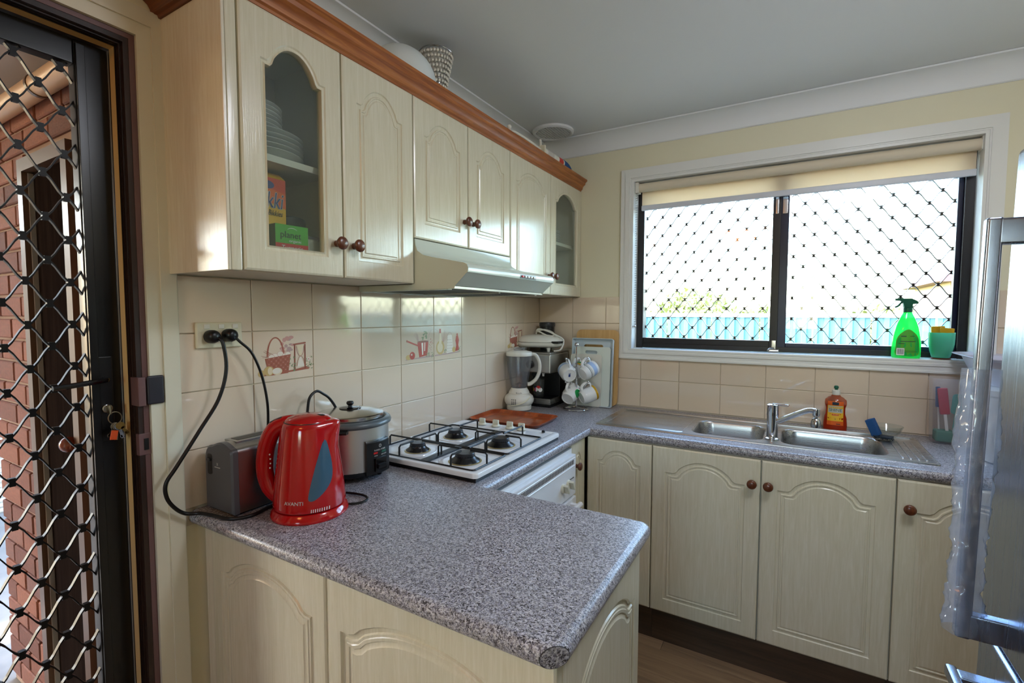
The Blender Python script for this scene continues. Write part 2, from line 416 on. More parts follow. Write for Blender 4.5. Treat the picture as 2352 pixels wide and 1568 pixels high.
# tiled wall with doorway
wl = struct(B().prism([(0.12, 0), (0.12, ROOM_Z), (ROOM_Y-.12, ROOM_Z), (ROOM_Y-.12, 0), (DY0, 0), (DY0, DZ), (DY1, DZ), (DY1, 0)], 'yz', -.12, 0).obj('wall_left', 'wall_paint', smooth=0))
# window wall
wb = struct(B().prism([(0, 0), (ROOM_X, 0), (ROOM_X, ROOM_Z), (0, ROOM_Z)], 'xz', 0, .16, holes=[[(WX0, WZ0), (WX0, WZ1), (WX1, WZ1), (WX1, WZ0)]]).obj('wall_back', 'wall_paint', smooth=0))
struct(B().box(ROOM_X, ROOM_X+.12, ROOM_Y-.12, .16, 0, ROOM_Z).obj('wall_right', 'wall_paint', smooth=0))
RX0, RX1, RZ0, RZ1 = .95, 1.65, 1.15, 2.05
struct(B().prism([(0, 0), (ROOM_X, 0), (ROOM_X, ROOM_Z), (0, ROOM_Z)], 'xz', ROOM_Y-.12, ROOM_Y, holes=[[(RX0, RZ0), (RX0, RZ1), (RX1, RZ1), (RX1, RZ0)]]).obj('wall_front', 'wall_paint', smooth=0))
ry = (ROOM_Y-.09, ROOM_Y-.03)
rw = struct(B().box(RX0, RX1, *ry, RZ1-.05, RZ1).box(RX0, RX1, *ry, RZ0, RZ0+.05).box(RX0, RX0+.05, *ry, RZ0+.05, RZ1-.05).box(RX1-.05, RX1, *ry, RZ0+.05, RZ1-.05).box(1.28, 1.32, *ry, RZ0+.05, RZ1-.05).obj('window_fill', 'alu_dark'))  # unseen dining-end window, put in as a source of fill light
B().box(RX0+.05, RX1-.05, ROOM_Y-.063, ROOM_Y-.057, RZ0+.05, RZ1-.05).obj('pane', 'window_glass', rw, 0)
struct(B().box(-.3, ROOM_X+.3, ROOM_Y-1.2, ROOM_Y-.12, 2.25, 2.33).obj('sun_block_eave', 'exterior_paint', smooth=0))  # unseen overhang added to keep direct sun off the dining-end window
# coved cornices
def cove(r=.085, n=8):
    p = [(0, ROOM_Z-.001), (r-.004, ROOM_Z-.001), (r-.004, ROOM_Z-.008)]
    for k in range(n+1):
        a = PI/2*k/n; p.append((r-.004-(r-.012)*math.sin(a)*1.0, ROOM_Z-.008-(r-.012)*(1-math.cos(a))))
    p += [(.004, ROOM_Z-r+.0), (0, ROOM_Z-r)]
    return p
struct(B().prism([(-a, z) for a, z in cove(.09)], 'yz', 0, ROOM_X).obj('trim_1', 'cornice_paint'))
struct(B().prism([(a, z) for a, z in cove(.075)], 'xz', ROOM_Y, 0).obj('trim_2', 'cornice_paint'))
# doorway trim: white architrave, dark jamb
def arch3(a, c, x0, x1, b_): return b_.prism([(DY1+a, 0), (DY1+c, 0), (DY1+c, DZ+c), (DY0-c, DZ+c), (DY0-c, 0), (DY0-a, 0), (DY0-a, DZ+a), (DY1+a, DZ+a)], 'yz', x0, x1)
b = B(); arch3(.001, .068, .0005, .013, b); arch3(.030, .064, .0131, .018, b); struct(b.obj('trim_3', 'trim_paint', smooth=0))
def jamb3(a, c, x0, x1, b_): return b_.prism([(DY1-c, 0), (DY1-a, 0), (DY1-a, DZ-a), (DY0+a, DZ-a), (DY0+a, 0), (DY0+c, 0), (DY0+c, DZ-c), (DY1-c, DZ-c)], 'yz', x0, x1)
b = B(); jamb3(.0005, .022, -.125, .003, b)
for x in (-.031, -.022, -.013): jamb3(.0221, .0255, x, x+.005, b)
struct(b.obj('trim_4', 'jamb_wood', smooth=0))
b = B(); jamb3(.0222, .0240, -.060, -.036, b); struct(b.obj('trim_5', 'jamb_varnish_lit', smooth=0))  # varnished jamb strip, outdoor light put into its pale colour
b = B(); jamb3(-.0004, .0110, .0031, .0045, b); struct(b.obj('trim_6', 'maroon_paint', smooth=0))
# strike plates on the jamb
sp = thing('strike_plate', 'dark rounded strike box on the door architrave above the toaster', 'lock', (0.0, DY1-.02, 1.217))
B().box(-.02, .0185, -.006, .010, -.034, .034, .002).obj('plate', 'maroon_paint', sp)
B().box(.0150, .0215, .012, .047, -.032, .036, .004, 3).obj('cover', 'cover_grey', sp)
sp2 = thing('strike_plate', 'small bare strike plate low on the door jamb', 'lock', (0.0, DY1-.02, 1.09))
B().box(-.02, .0065, -.004, .0225, -.026, .026, .002).obj('plate', 'maroon_paint', sp2)
B().box(-.004, .008, .006, .016, -.014, .014, .001).obj('slot', 'black_plastic', sp2)

# ------------------------------------------------------------------ wall tiles (each one a piece of its wall)
G = .0011
B().box(0.0002, .002, -1.985, -.001, ZC-.04, 1.4965).obj('grout', 'grout', wl, 0)
B().box(.001, ROOM_X, -.002, -.0002, ZC-.04, 1.163).box(.001, .503, -.002, -.0002, 1.163, 1.4965).box(2.0185, ROOM_X, -.002, -.0002, 1.163, 1.4965).obj('grout', 'grout', wb, 0)
tile_cache = {}
def tile(parent, wall, a0, a1, z0, z1):
    w, h = round(a1-a0-2*G, 4), round(z1-z0-2*G, 4)
    key = (wall, w, h)
    if key not in tile_cache:
        b = B()
        if wall == 'A': b.box(0, .0055, -w/2, w/2, -h/2, h/2, .0016, 3)
        else: b.box(-w/2, w/2, -.0055, 0, -h/2, h/2, .0016, 3)
        o = b.obj('tile', 'tile_glaze', parent, 50); tile_cache[key] = o
    else:
        o = tile_cache[key].copy(); COL.objects.link(o); o.parent = parent
    o.location = (.0012, (a0+a1)/2, (z0+z1)/2) if wall == 'A' else ((a0+a1)/2, -.0012, (z0+z1)/2)
    return o
ROWS = [(.9, 1.05), (1.05, 1.2), (1.2, 1.35), (1.35, 1.4965)]
A_T = {}
ys = [-1.985]+[-.1932-.1997*k for k in range(8, -1, -1)]+[-.004]
for c in range(len(ys)-1):
    for r, (z0, z1) in enumerate(ROWS): A_T[c, r] = tile(wl, 'A', ys[c], ys[c+1], z0, z1)
xs = [.008]+[.2232-.0+.1997*k for k in range(0, 11)]+[ROOM_X-.002]
for c in range(len(xs)-1):
    for r, (z0, z1) in enumerate(ROWS):
        xa, xb = xs[c], xs[c+1]
        if z1 <= 1.163 or xb < .503 or xa > 2.019: tile(wb, 'B', xa, xb, z0, z1)
        elif z0 < 1.163:
            tile(wb, 'B', xa, xb, z0, 1.163)
        if z1 > 1.163:
            za = max(z0, 1.163)
            if xa < .503 < xb: tile(wb, 'B', xa, .503, za, z1)
            if xa < 2.019 < xb: tile(wb, 'B', 2.019, xb, za, z1)

# printed motifs on three tile positions; (u, v) = along the tile, up
def motif(t, fn):
    b = B(); b_m = {}
    names = ['decal_rust', 'decal_rust_dark', 'decal_pink', 'decal_tan', 'decal_cream', 'decal_white', 'decal_green', 'decal_red', 'decal_mauve']
    X0 = .0058; lay = [0]
    def poly(pts, m):
        lay[0] += 1; b.f([b.v((X0+lay[0]*2e-6, (p[0]-.5)*.19, (p[1]-.5)*.142)) for p in pts], names.index('decal_'+m))
    def ell(cx, cy, rx, ry, m, n=18, a0=0, a1=360): poly([(cx+rx*math.cos(math.radians(a0+(a1-a0)*k/n)), cy+ry*math.sin(math.radians(a0+(a1-a0)*k/n))) for k in range(n)], m)
    def arc(cx, cy, rx, ry, w, m, a0=0, a1=180, n=16):
        for k in range(n):
            t0, t1 = [math.radians(a0+(a1-a0)*(k+j)/n) for j in (0, 1)]
            poly([(cx+rx*math.cos(t0), cy+ry*math.sin(t0)), (cx+rx*math.cos(t1), cy+ry*math.sin(t1)), (cx+(rx-w)*math.cos(t1), cy+(ry-w)*math.sin(t1)), (cx+(rx-w)*math.cos(t0), cy+(ry-w)*math.sin(t0))], m)
    def line(p, q, w, m):
        d = Vector((q[0]-p[0], q[1]-p[1])); d.normalize(); n_ = Vector((-d.y, d.x))*w
        poly([(p[0]+n_.x, p[1]+n_.y), (q[0]+n_.x, q[1]+n_.y), (q[0]-n_.x, q[1]-n_.y), (p[0]-n_.x, p[1]-n_.y)], m)
    fn(poly, ell, arc, line)
    b.obj('print', names, t, 0, recalc=False)
def basket(poly, ell, arc, line):
    rnd = random.Random(3)
    for k in range(16): ell(.52+rnd.uniform(-.13, .13), .72+rnd.uniform(-.14, .17), rnd.uniform(.02, .05), rnd.uniform(.02, .05), 'mauve' if k % 2 else 'pink', 9)
    poly([(.08, .10), (.10, .14), (.95, .20), (.93, .16)], 'rust')
    arc(.34, .50, .15, .40, .028, 'rust', 0, 180)
    for k in range(7): line((.24+k*.03, .48), (.10+k*.02, .58+rnd.uniform(-.1, .05)), .003, 'rust_dark')
    for cx, cy in ((.33, .50), (.42, .54), (.50, .49), (.27, .48), (.55, .52)): ell(cx, cy, .055, .06, 'white'); arc(cx, cy, .055, .06, .006, 'pink', 0, 360)
    poly([(.16, .46), (.60, .52), (.55, .12), (.22, .10)], 'rust')
    for r in range(6):
        for c in range(9): ell(.225+c*.04, .17+r*.055+c*.004, .010, .008, 'pink' if (r+c) % 2 else 'rust_dark', 7)
    ell(.10, .16, .055, .075, 'tan'); ell(.22, .20, .085, .10, 'tan'); ell(.24, .20, .04, .08, 'cream'); ell(.36, .18, .085, .075, 'cream'); ell(.35, .19, .07, .06, 'white')
    line((.65, .72), (.88, .75), .018, 'rust'); line((.66, .16), (.90, .21), .02, 'rust')
    for x in (.67, .86): line((x, .18), (x+.005, .72), .012, 'rust_dark')
    poly([(.71, .70), (.84, .71), (.785, .45), (.765, .45)], 'decal'[:0]+'cream'); poly([(.765, .45), (.785, .45), (.85, .24), (.71, .23)], 'white')
    arc(.775, .68, .075, .22, .008, 'rust', 180, 360); arc(.78, .24, .075, .22, .008, 'rust', 0, 180)
    for k in range(26):
        side = k % 2; cx = (.64 if side else .95)+rnd.uniform(-.05, .05); cy = .28+rnd.uniform(-.12, .16); a = rnd.uniform(0, 6.3)
        line((cx, cy), (cx+.03*math.cos(a), cy+.04*math.sin(a)), .008, 'green')
    for k in range(5): ell(.93+.022*math.cos(k*1.26), .38+.03*math.sin(k*1.26), .014, .018, 'white', 8)
    ell(.93, .38, .01, .013, 'red', 8)
def saucepan(poly, ell, arc, line):
    rnd = random.Random(5)
    poly([(.10, .08), (.12, .11), (1, .15), (1, .11)], 'mauve')
    for k in range(6): line((.52, .55), (.36+k*.03, .88-abs(k-2)*.04), .003, 'mauve')
    for k in range(18): a = rnd.uniform(0, 6.3); cx, cy = .70+rnd.uniform(-.07, .09), .75+rnd.uniform(-.1, .13); ell(cx, cy, .025, .022, 'green', 7)
    line((.62, .50), (.68, .8), .004, 'green')
    line((.15, .62), (.52, .46), .022, 'red'); ell(.15, .62, .025, .035, 'rust', 10)
    poly([(.47, .56), (.84, .60), (.79, .17), (.53, .13)], 'red'); ell(.655, .58, .185, .03, 'rust_dark', 16); poly([(.60, .54), (.66, .545), (.66, .2), (.62, .19)], 'white'); poly([(.70, .55), (.73, .55), (.72, .3), (.69, .3)], 'white')
    ell(.19, .16, .08, .075, 'tan'); ell(.31, .20, .085, .11, 'red'); ell(.29, .23, .025, .03, 'white', 8)
    for k in range(26): a = rnd.uniform(0, 6.3); cx, cy = .85+rnd.uniform(-.12, .14), .16+rnd.uniform(-.05, .09); line((cx, cy), (cx+.03*math.cos(a), cy+.03*math.sin(a)), .008, 'green')
    for k in range(16): ell(.93+rnd.uniform(-.06, .06), .45+rnd.uniform(-.18, .2), .010, .011, 'red', 7)
    arc(1.0, .55, .18, .38, .008, 'mauve', 90, 180)
def bottle_print(poly, ell, arc, line):
    rnd = random.Random(9)
    poly([(0, .11), (0, .15), (.9, .19), (.92, .15)], 'mauve'); arc(0, .55, .2, .38, .008, 'mauve', 0, 90)
    for k in range(5): line((.28, .5), (.36+k*.04, .9-k*.05), .003, 'pink')
    ell(.20, .36, .15, .22, 'tan'); poly([(.15, .5), (.25, .5), (.22, .82), (.17, .82)], 'cream'); poly([(.165, .80), (.225, .80), (.22, .93), (.17, .93)], 'red'); ell(.19, .36, .10, .15, 'cream')
    poly([(.47, .72), (.63, .74), (.69, .19), (.43, .16)], 'white'); arc(.55, .72, .08, .1, .01, 'mauve', 0, 180)
    for k in range(24): ell(.47+(k % 5)*.04, .22+(k//5)*.09, .008, .01, 'rust_dark', 6)
    ell(.71, .26, .07, .09, 'tan')
    poly([(.76, .20), (.92, .22), (.88, .40), (.91, .55), (.87, .70), (.80, .69), (.77, .54), (.80, .39)], 'red'); ell(.84, .73, .03, .04, 'red', 9)
    for k in range(22): a = rnd.uniform(0, 6.3); cx, cy = (.95 if k % 2 else .40)+rnd.uniform(-.05, .04), .22+rnd.uniform(-.05, .12); line((cx, cy), (cx+.03*math.cos(a), cy+.03*math.sin(a)), .008, 'green')
motif(A_T[1, 2], basket); motif(A_T[4, 2], saucepan); motif(A_T[5, 2], bottle_print); motif(A_T[8, 2], basket)

# ------------------------------------------------------------------ window
w1 = thing('window_1', '', ''); del w1['label'], w1['category']; struct(w1); w1.location = (WX0, 0, WZ0)
AO = dict(parent=w1, world=True)
B().prism([(.504, 1.1635), (2.018, 1.1635), (2.018, 2.172), (.504, 2.172)], 'xz', -.016, -.001, holes=[[(WX0, WZ0), (WX0, WZ1), (WX1, WZ1), (WX1, WZ0)]]).box(.5035, 2.0185, -.020, -.001, 1.160, 1.1705, .002).obj('architrave', 'window_trim_paint', smooth=0, **AO)
B().prism([(.528, 1.19), (1.995, 1.19), (1.995, 2.148), (.528, 2.148)], 'xz', -.021, -.016, holes=[[(WX0-.006, WZ0-.006), (WX0-.006, WZ1+.006), (WX1+.006, WZ1+.006), (WX1+.006, WZ0-.006)]]).obj('architrave_bead', 'window_trim_paint', smooth=0, **AO)
rv_ = .012; B().prism([(WX0+.0003, WZ0+.011), (WX0+rv_, WZ0+.011), (WX0+rv_, WZ1-rv_), (WX1-rv_, WZ1-rv_), (WX1-rv_, WZ0+.011), (WX1-.0003, WZ0+.011), (WX1-.0003, WZ1-.0003), (WX0+.0003, WZ1-.0003)], 'xz', -.014, .085).obj('reveal', 'window_trim_paint', smooth=0, **AO)
B().box(WX0, WX1, -.018, .085, WZ0-.002, WZ0+.010, .003).obj('window_sill', 'window_trim_paint', **AO)
fz0, fz1 = WZ0+.010, WZ1-.012
B().box(WX0+.010, .607, .078, .15, fz0, fz1, .002).box(1.922, WX1-.010, .078, .15, fz0, fz1, .002).box(WX0+.01, WX1-.01, .085, .15, fz0, 1.242, .002).box(WX0+.01, WX1-.01, .078, .15, fz1-.03, fz1, .002).obj('outer_frame', 'alu_dark', **AO)
B().box(1.2275, 1.262, .084, .118, 1.236, fz1, .002).box(.607, 1.2275, .090, .118, 1.236, 1.272, .002).box(.607, 1.2275, .090, .118, fz1-.05, fz1-.02, .002).obj('sash', 'alu_dark', **AO)
B().box(1.258, 1.2965, .092, .13, 1.236, fz1, .002).box(1.2965, 1.922, .098, .13, 1.236, 1.262, .002).box(1.2965, 1.922, .098, .13, fz1-.05, fz1-.02, .002).box(1.905, 1.922, .098, .13, 1.262, fz1-.05, .002).obj('sash', 'alu_blue', **AO)
B().box(.609, 1.2275, .101, .105, 1.272, fz1-.05).obj('pane', 'window_glass', smooth=0, **AO)
B().box(1.2965, 1.905, .112, .116, 1.262, fz1-.05).obj('pane', 'window_glass', smooth=0, **AO)
# latch at the foot of the meeting stile
B().box(1.238, 1.258, .074, .084, 1.232, 1.275, .002).box(1.226, 1.272, .060, .084, fz0, 1.232, .004).tube([(1.222, .07, 1.226), (1.234, .062, 1.236), (1.248, .058, 1.238)], .004, 6).obj('latch', 'dull_chrome', **AO)
B().box(1.238, 1.252, .080, .0845, 1.885, 1.965, .002).box(1.268, 1.29, .0885, .0925, 1.885, 1.965, .002).obj('guide', 'dull_chrome', **AO)
def lattice(b, u0, u1, v0, v1, du, dv, un, vn, place, w, d, curve=.25, nk=1.0):
    """expanded-metal diamonds: wavy strands meeting at short nodes"""
    k0, k1 = math.floor((u0-un)/du*2)-1, math.ceil((u1-un)/du*2)+1
    for k in range(k0, k1):
        for sgn in (1, -1):
            # strand between node columns k and k+1
            m0, m1 = math.floor((v0-vn)/dv)-2, math.ceil((v1-vn)/dv)+2
            for m in range(m0, m1):
                ua, ub = un+k*du/2, un+(k+1)*du/2
                base = vn+m*dv+(dv/2 if k % 2 else 0)
                va, vb = base, base+sgn*dv/2
                pts = []
                for j in range(7):
                    t = j/6; s_ = t-curve*math.sin(2*PI*t)/(2*PI)*1.6
                    pts.append((ua+(ub-ua)*t, va+(vb-va)*s_))
                ptsc = [p for p in pts if u0 <= p[0] <= u1 and v0 <= p[1] <= v1]
                if len(ptsc) < 2: continue
                L = [[place(p[0], p[1]-w, -d), place(p[0], p[1]+w, -d), place(p[0], p[1]+w, d), place(p[0], p[1]-w, d)] for p in ptsc]
                b.loft(L, (1, 1))
    for k in range(k0, k1+1):
        m0, m1 = math.floor((v0-vn)/dv)-1, math.ceil((v1-vn)/dv)+1
        for m in range(m0, m1+1):
            uu, vv = un+k*du/2, vn+m*dv+(dv/2 if k % 2 else 0)
            if u0 < uu < u1 and v0 < vv < v1:
                a, c = w*1.5*nk, w*2.6*nk
                b.loft([[place(uu-a, vv-c, q), place(uu+a, vv-c, q), place(uu+a, vv+c, q), place(uu-a, vv+c, q)] for q in (-d*1.1, d*1.1)], (1, 1))
    return b
gr = B(); lattice(gr, .600, 1.94, 1.235, 2.09, .0838, .1005, 1.3607, 1.9336, lambda u, v, q: (u, .142+q, v), .0023, .005, .25, 1.3)
gr.obj('security_grille', 'grille_bronze', smooth=0, **AO)
# roller blind
rb = thing('roller_blind', 'cream roller blind drawn up at the top of the window', 'blind', (1.26, .03, 2.07))
b = B(); b.cyl((.592, .030, 2.078), (1.950, .030, 2.078), .023, n=24)
b.obj('roller', 'blind_fabric', rb, world=True)
B().box(.600, 1.945, .0500, .0512, 1.985, 2.075).obj('cloth', 'blind_cloth', rb, 0, world=True)
B().box(.598, 1.947, .043, .057, 1.960, 1.988, .004).obj('bottom_rail', 'blind_rail', rb, world=True)
B().box(.573, .592, .005, .055, 2.050, 2.105, .003).obj('bracket', 'white_plastic', rb, world=True)
B().box(1.950, 1.9525, .005, .055, 2.050, 2.105, .001).obj('bracket', 'white_plastic', rb, world=True)
b = B()
for k in range(58):
    z = 2.06-k*.0125
    for xx in (.5775, .5835):
        b.sphere((xx, .012 if k < 57 else .014, z), .0026, 6, 4)
b.sphere((.5805, .012, 1.335), .0075, 10, 8)
b.obj('bead_chain', 'chrome', rb, world=True)
# ------------------------------------------------------------------ screen door and porch
d1 = thing('door_1', '', ''); del d1['label'], d1['category']; struct(d1); d1.location = (-.08, DY1-.024, 0)
SY0, SY1, SZ1 = DY0+.024, DY1-.026, DZ-.027
DO = dict(parent=d1, world=True)
B().box(-.100, -.066, SY1-.062, SY1, .012, SZ1, .003).box(-.100, -.066, SY0, SY0+.062, .012, SZ1, .003).box(-.100, -.066, SY0+.062, SY1-.062, SZ1-.055, SZ1, .003).box(-.100, -.066, SY0+.062, SY1-.062, .012, .10, .003)\
   .box(-.064, -.058, SY1-.060, SY1-.044, .02, SZ1-.01, .001).obj('frame', 'screen_black', **DO)
B().box(-.067, -.0655, SY1+.0005, SY1+.0018, .012, SZ1).obj('light_gap_strip', 'silver_ext', smooth=0, **DO)  # bright strip stands in for the line of light at the door edge
gb = B(); lattice(gb, SY0+.055, SY1-.055, .09, SZ1-.05, .0745, .0945, -2.2322, 1.8482-.0945*0, lambda u, v, q: (-.082+q, u, v), .0025, .005, .3, 1.35)
gb.obj('security_grille', 'grille_black', smooth=0, **DO)
# lever, lock body and cylinder
B().box(-.066, -.060, SY1-.052, SY1-.018, 1.10, 1.30, .003).obj('lock_plate', 'black_plastic', **DO)
B().tube(crom([(-.062, SY1-.035, 1.247), (-.040, SY1-.037, 1.247), (-.034, SY1-.055, 1.246), (-.032, SY1-.10, 1.242), (-.032, SY1-.135, 1.240)], 5), .006, 8).obj('lever', 'black_gloss', **DO)
B().turned((-.061, SY1-.034, 1.178), (1, 0, 0), [(.010, 0), (.010, .008), (.007, .010)]).obj('cylinder', 'dull_chrome', **DO)
# keys hanging in the lock
kr = thing('key_ring', 'bunch of keys with an orange tag hanging in the screen door lock', 'keys', (-.048, SY1-.034, 1.178))
B().box(-.002, .012, -.002, .002, -.012, .010, .0008, 1).obj('key', 'key_metal', kr)
ring = [(.010+.002*math.cos(a), .013*math.sin(a)+.008, -.022-.014*math.cos(a)+.0) for a in [2*PI*k/24 for k in range(24)]]
B().tube(ring, .0011, 6, True).obj('ring', 'key_metal', kr)
for k, (a, ln, m_) in enumerate([(-.5, .036, 'key_metal'), (-.1, .042, 'key_metal'), (.25, .040, 'dull_chrome'), (.6, .034, 'brass')]):
    b = B(); b.T = Matrix.Translation((.012+.002*k, .010, -.034)) @ Matrix.Rotation(a, 4, 'X')
    b.cyl((0, 0, -.008), (.0018, 0, -.008), .009, n=14); b.box(0, .0018, -.0032, .0032, -.008-ln*.75, -.012)
    b.box(0, .0018, -.0045, 0, -.008-ln*.7, -.008-ln*.55); b.obj('key', m_, kr)
b = B(); b.T = Matrix.Translation((.018, .004, -.05)) @ Matrix.Rotation(-.2, 4, 'X'); b.box(-.001, .001, -.007, .007, -.022, .0, .0009, 1); b.obj('tag', 'key_tag', kr)

# porch: brick return wall built brick by brick
PW = -1.95
bw = struct(B().box(-1.58, -.13, PW+.010, PW+.11, -.25, 2.22).obj('wall_porch', 'mortar', smooth=0))
PX0, PX1, PZ1 = -1.105, -.665, 1.95
cache = {}
def brick(x0, x1, z0):
    w = round(x1-x0, 3)
    if w < .03: return
    if w not in cache:
        o = B().box(-w/2, w/2, 0, .1, 0, .076, .004, 1).obj('brick', 'brick_clay', bw, 0); cache[w] = o
    else:
        o = cache[w].copy(); COL.objects.link(o); o.parent = bw
    o.location = ((x0+x1)/2, PW+random.uniform(-.0015, .0015), z0)
for c in range(27):
    z0 = -.16+c*.086
    x = -1.58 if c % 2 else -1.58+.12
    if not c % 2: brick(-1.58, -1.58+.11, z0)
    while x < -.14:
        xa, xb = x, min(x+.23, -.13)
        if z0 < PZ1 and xb > PX0 and xa < PX1:
            brick(xa, min(xb, PX0-.008), z0); brick(max(xa, PX1+.008), xb, z0)
        else: brick(xa, xb, z0)
        x += .24
pd = struct(B().box(PX0+.03, PX1-.03, PW+.006, PW+.05, -.25, PZ1-.03).obj('door_2', 'porch_door'))
B().prism([(PX0, -.25), (PX0+.045, -.25), (PX0+.045, PZ1-.045), (PX1-.045, PZ1-.045), (PX1-.045, -.25), (PX1, -.25), (PX1, PZ1), (PX0, PZ1)], 'xz', PW-.022, PW+.05).obj('frame', 'porch_frame', pd, 0)
B().box(PX0+.052, PX0+.060, PW-.008, PW+.006, -.25, PZ1-.05).obj('bead', 'silver_ext', pd)
B().sphere((-.727, PW-.03, .968), .026, 16, 10).cyl((-.727, PW-.03, .968), (-.727, PW+.006, .968), .012).obj('door_knob', 'knob_brown', pd)
dp = thing('gutter_pipe', 'cream round pipe running along the top of the porch bricks', 'pipe', (-.9, PW-.035, 2.13))
b = B(); b.cyl((-1.85, PW-.036, 2.135), (-.14, PW-.036, 2.135), .034, n=20); b.obj('pipe', 'porch_pipe', dp, world=True)
for x in (-1.3, -.8, -.35): b = B(); b.cyl((x-.008, PW-.036, 2.135), (x+.008, PW-.036, 2.135), .037, n=20); b.obj('clip', 'porch_frame', dp, world=True)
struct(B().box(-3.9, -.12, -5.6, PW+.3, 2.24, 2.30).obj('ceiling_porch', 'porch_ceiling', smooth=0))  # porch ceiling, carried further out of view to cut the daylight
struct(B().box(-6.0, -.12, -7.0, 8.0, -.30, -.20).obj('ground_paving', 'concrete', smooth=0))
struct(B().box(-4.1, -.13, -5.0, -4.9, -.2, 2.2).obj('wall_sky_block', 'sky_block_warm', smooth=0))  # unseen wall added to block sky light coming through the doorway
# pale ribbed screen wall further out
sw = struct(B().box(-4.2, -4.12, -4.0, 3.0, -.2, 2.2).obj('wall_side', 'siding', smooth=0))
for k in range(60):
    o = B().box(-4.12, -4.105, -4.0, 3.0, -.19+k*.04, -.19+k*.04+.03, .004, 1).obj('board', 'siding', sw, 0) if k == 0 else None
    if k == 0: sb0 = o
    else: o = sb0.copy(); COL.objects.link(o); o.parent = sw; o.location = (0, 0, k*.04)

# ------------------------------------------------------------------ the yard beyond the window
struct(B().box(-14, 16, 8.0, 60, -.30, -.20).obj('ground_yard', 'lawn', smooth=0))
struct(B().box(-.12, 16, .16, 8.0, -.30, -.201).obj('ground_patio', 'concrete', smooth=0))
fr = thing('boundary_fence', 'teal metal sheet fence across the yard beyond the window', 'fence', (3.4, 7.0, -.2))
sheet0 = None
for k in range(14):
    if sheet0 is None:
        poly = []
        for j in range(5): poly += [(j*.16-.39, 0), (j*.16-.33, 0), (j*.16-.31, .03), (j*.16-.25, .03)]
        b = B(); poly2 = poly+[(p[0], p[1]+.004) for p in poly[::-1]]; b.prism(poly2, 'xy', 0, 1.50); sheet0 = b.obj('sheet', 'fence_teal', fr, 0); o = sheet0
    else: o = sheet0.copy(); COL.objects.link(o); o.parent = fr
    o.location = (-4.6+k*.80, 0, .05)
B().box(-5, 6.2, -.02, .05, 1.55, 1.62, .005).obj('top_rail', 'outside_white', fr)
def chair(loc, rz, label):
    t = thing('garden_chair', label, 'chair', loc, rz, 'white garden chairs')
    B().box(-.24, .24, -.22, .22, .40, .43, .012).obj('seat', 'outside_white', t)
    B().prism([(-.23, .43), (.23, .43), (.22, .80), (.12, .90), (-.12, .90), (-.22, .80)], 'xz', .20, .225, holes=[[(-.16, .52), (-.15, .74), (-.02, .80), (-.02, .52)], [(.02, .52), (.02, .80), (.15, .74), (.16, .52)]]).obj('backrest', 'outside_white', t)
    for sx in (-1, 1):
        for sy in (-1, 1): B().cyl((sx*.20, sy*.18, .41), (sx*.24, sy*.22, 0), .022, .018, 10).obj('leg', 'outside_white', t)
        B().tube(crom([(sx*.24, .21, .64), (sx*.27, 0, .65), (sx*.26, -.20, .62), (sx*.25, -.22, .42)], 4), .02, 8).obj('armrest', 'outside_white', t)
chair((2.15, 5.3, -.2), .5, 'white plastic garden chair beside the garden table')
chair((3.35, 5.5, -.2), -.5, 'white plastic garden chair standing out in front of the teal fence')
gt = thing('garden_table', 'round white garden table in front of the teal fence', 'table', (2.75, 5.6, -.2))
B().lathe([(0, .72), (.45, .72), (.47, .735), (.45, .75), (0, .75)], n=32).obj('table_top', 'outside_white', gt)
for k in range(4): a = k*PI/2+.5; B().cyl((.28*math.cos(a), .28*math.sin(a), .72), (.38*math.cos(a), .38*math.sin(a), 0), .025, .02, 10).obj('leg', 'outside_white', gt)
def shrub(name, loc, r, h, n, m_, label, seed):
    rnd = random.Random(seed); t = thing(name, label, name.split('_')[1], loc, 0, 'greenery beyond the fence')
    B().cyl((0, 0, 0), (0, 0, h*.6), .06*h, .02*h, 8).obj('trunk', 'bark', t)
    b = B()
    for k in range(n):
        u, v_, w_ = rnd.gauss(0, 1), rnd.gauss(0, 1), rnd.gauss(0, 1); q = Vector((u, v_, w_)).normalized()*rnd.uniform(.55, 1)
        p = Vector((q.x*r, q.y*r, h*.62+q.z*h*.42)); e = Vector((rnd.gauss(0, 1), rnd.gauss(0, 1), rnd.gauss(0, 1))).normalized(); g = e.orthogonal().normalized(); s_ = rnd.uniform(.05, .10)*(h/2)**.5
        b.f([b.v(p-e*s_), b.v(p+g*s_*.5), b.v(p+e*s_), b.v(p-g*s_*.5)])
    lo = b.obj('foliage', m_, t, 0, recalc=False); lo['kind'] = 'stuff'
shrub('garden_shrub', (.75, 8.2, -.2), .55, 1.75, 900, 'leaf', 'yellow green bush above the fence at the sash mullion', 1)
shrub('garden_shrub', (4.6, 8.6, -.2), .8, 1.9, 1500, 'leaf_dark', 'low dark bush over the fence behind the spray bottle', 2)
shrub('garden_shrub', (2.7, 8.4, -.2), .8, 1.75, 1200, 'leaf', 'small bush over the fence behind the garden table', 3)
shrub('garden_tree', (-.9, 10.5, -.2), 1.2, 2.2, 1600, 'leaf', 'broad pale tree seen past the pane with the bead chain', 4)
shrub('garden_tree', (6.6, 9.5, -.2), .9, 2.3, 1500, 'leaf_dark', 'dark tree between the fence and the neighbouring house', 5)
ho = thing('neighbour_house', 'pale brick house with a pitched roof beyond the yard', 'house', (8.6, 17, -.2))
B().box(-3.2, 3.4, -.1, 5, 0, 2.6).obj('wall', 'house_wall', ho, 0)
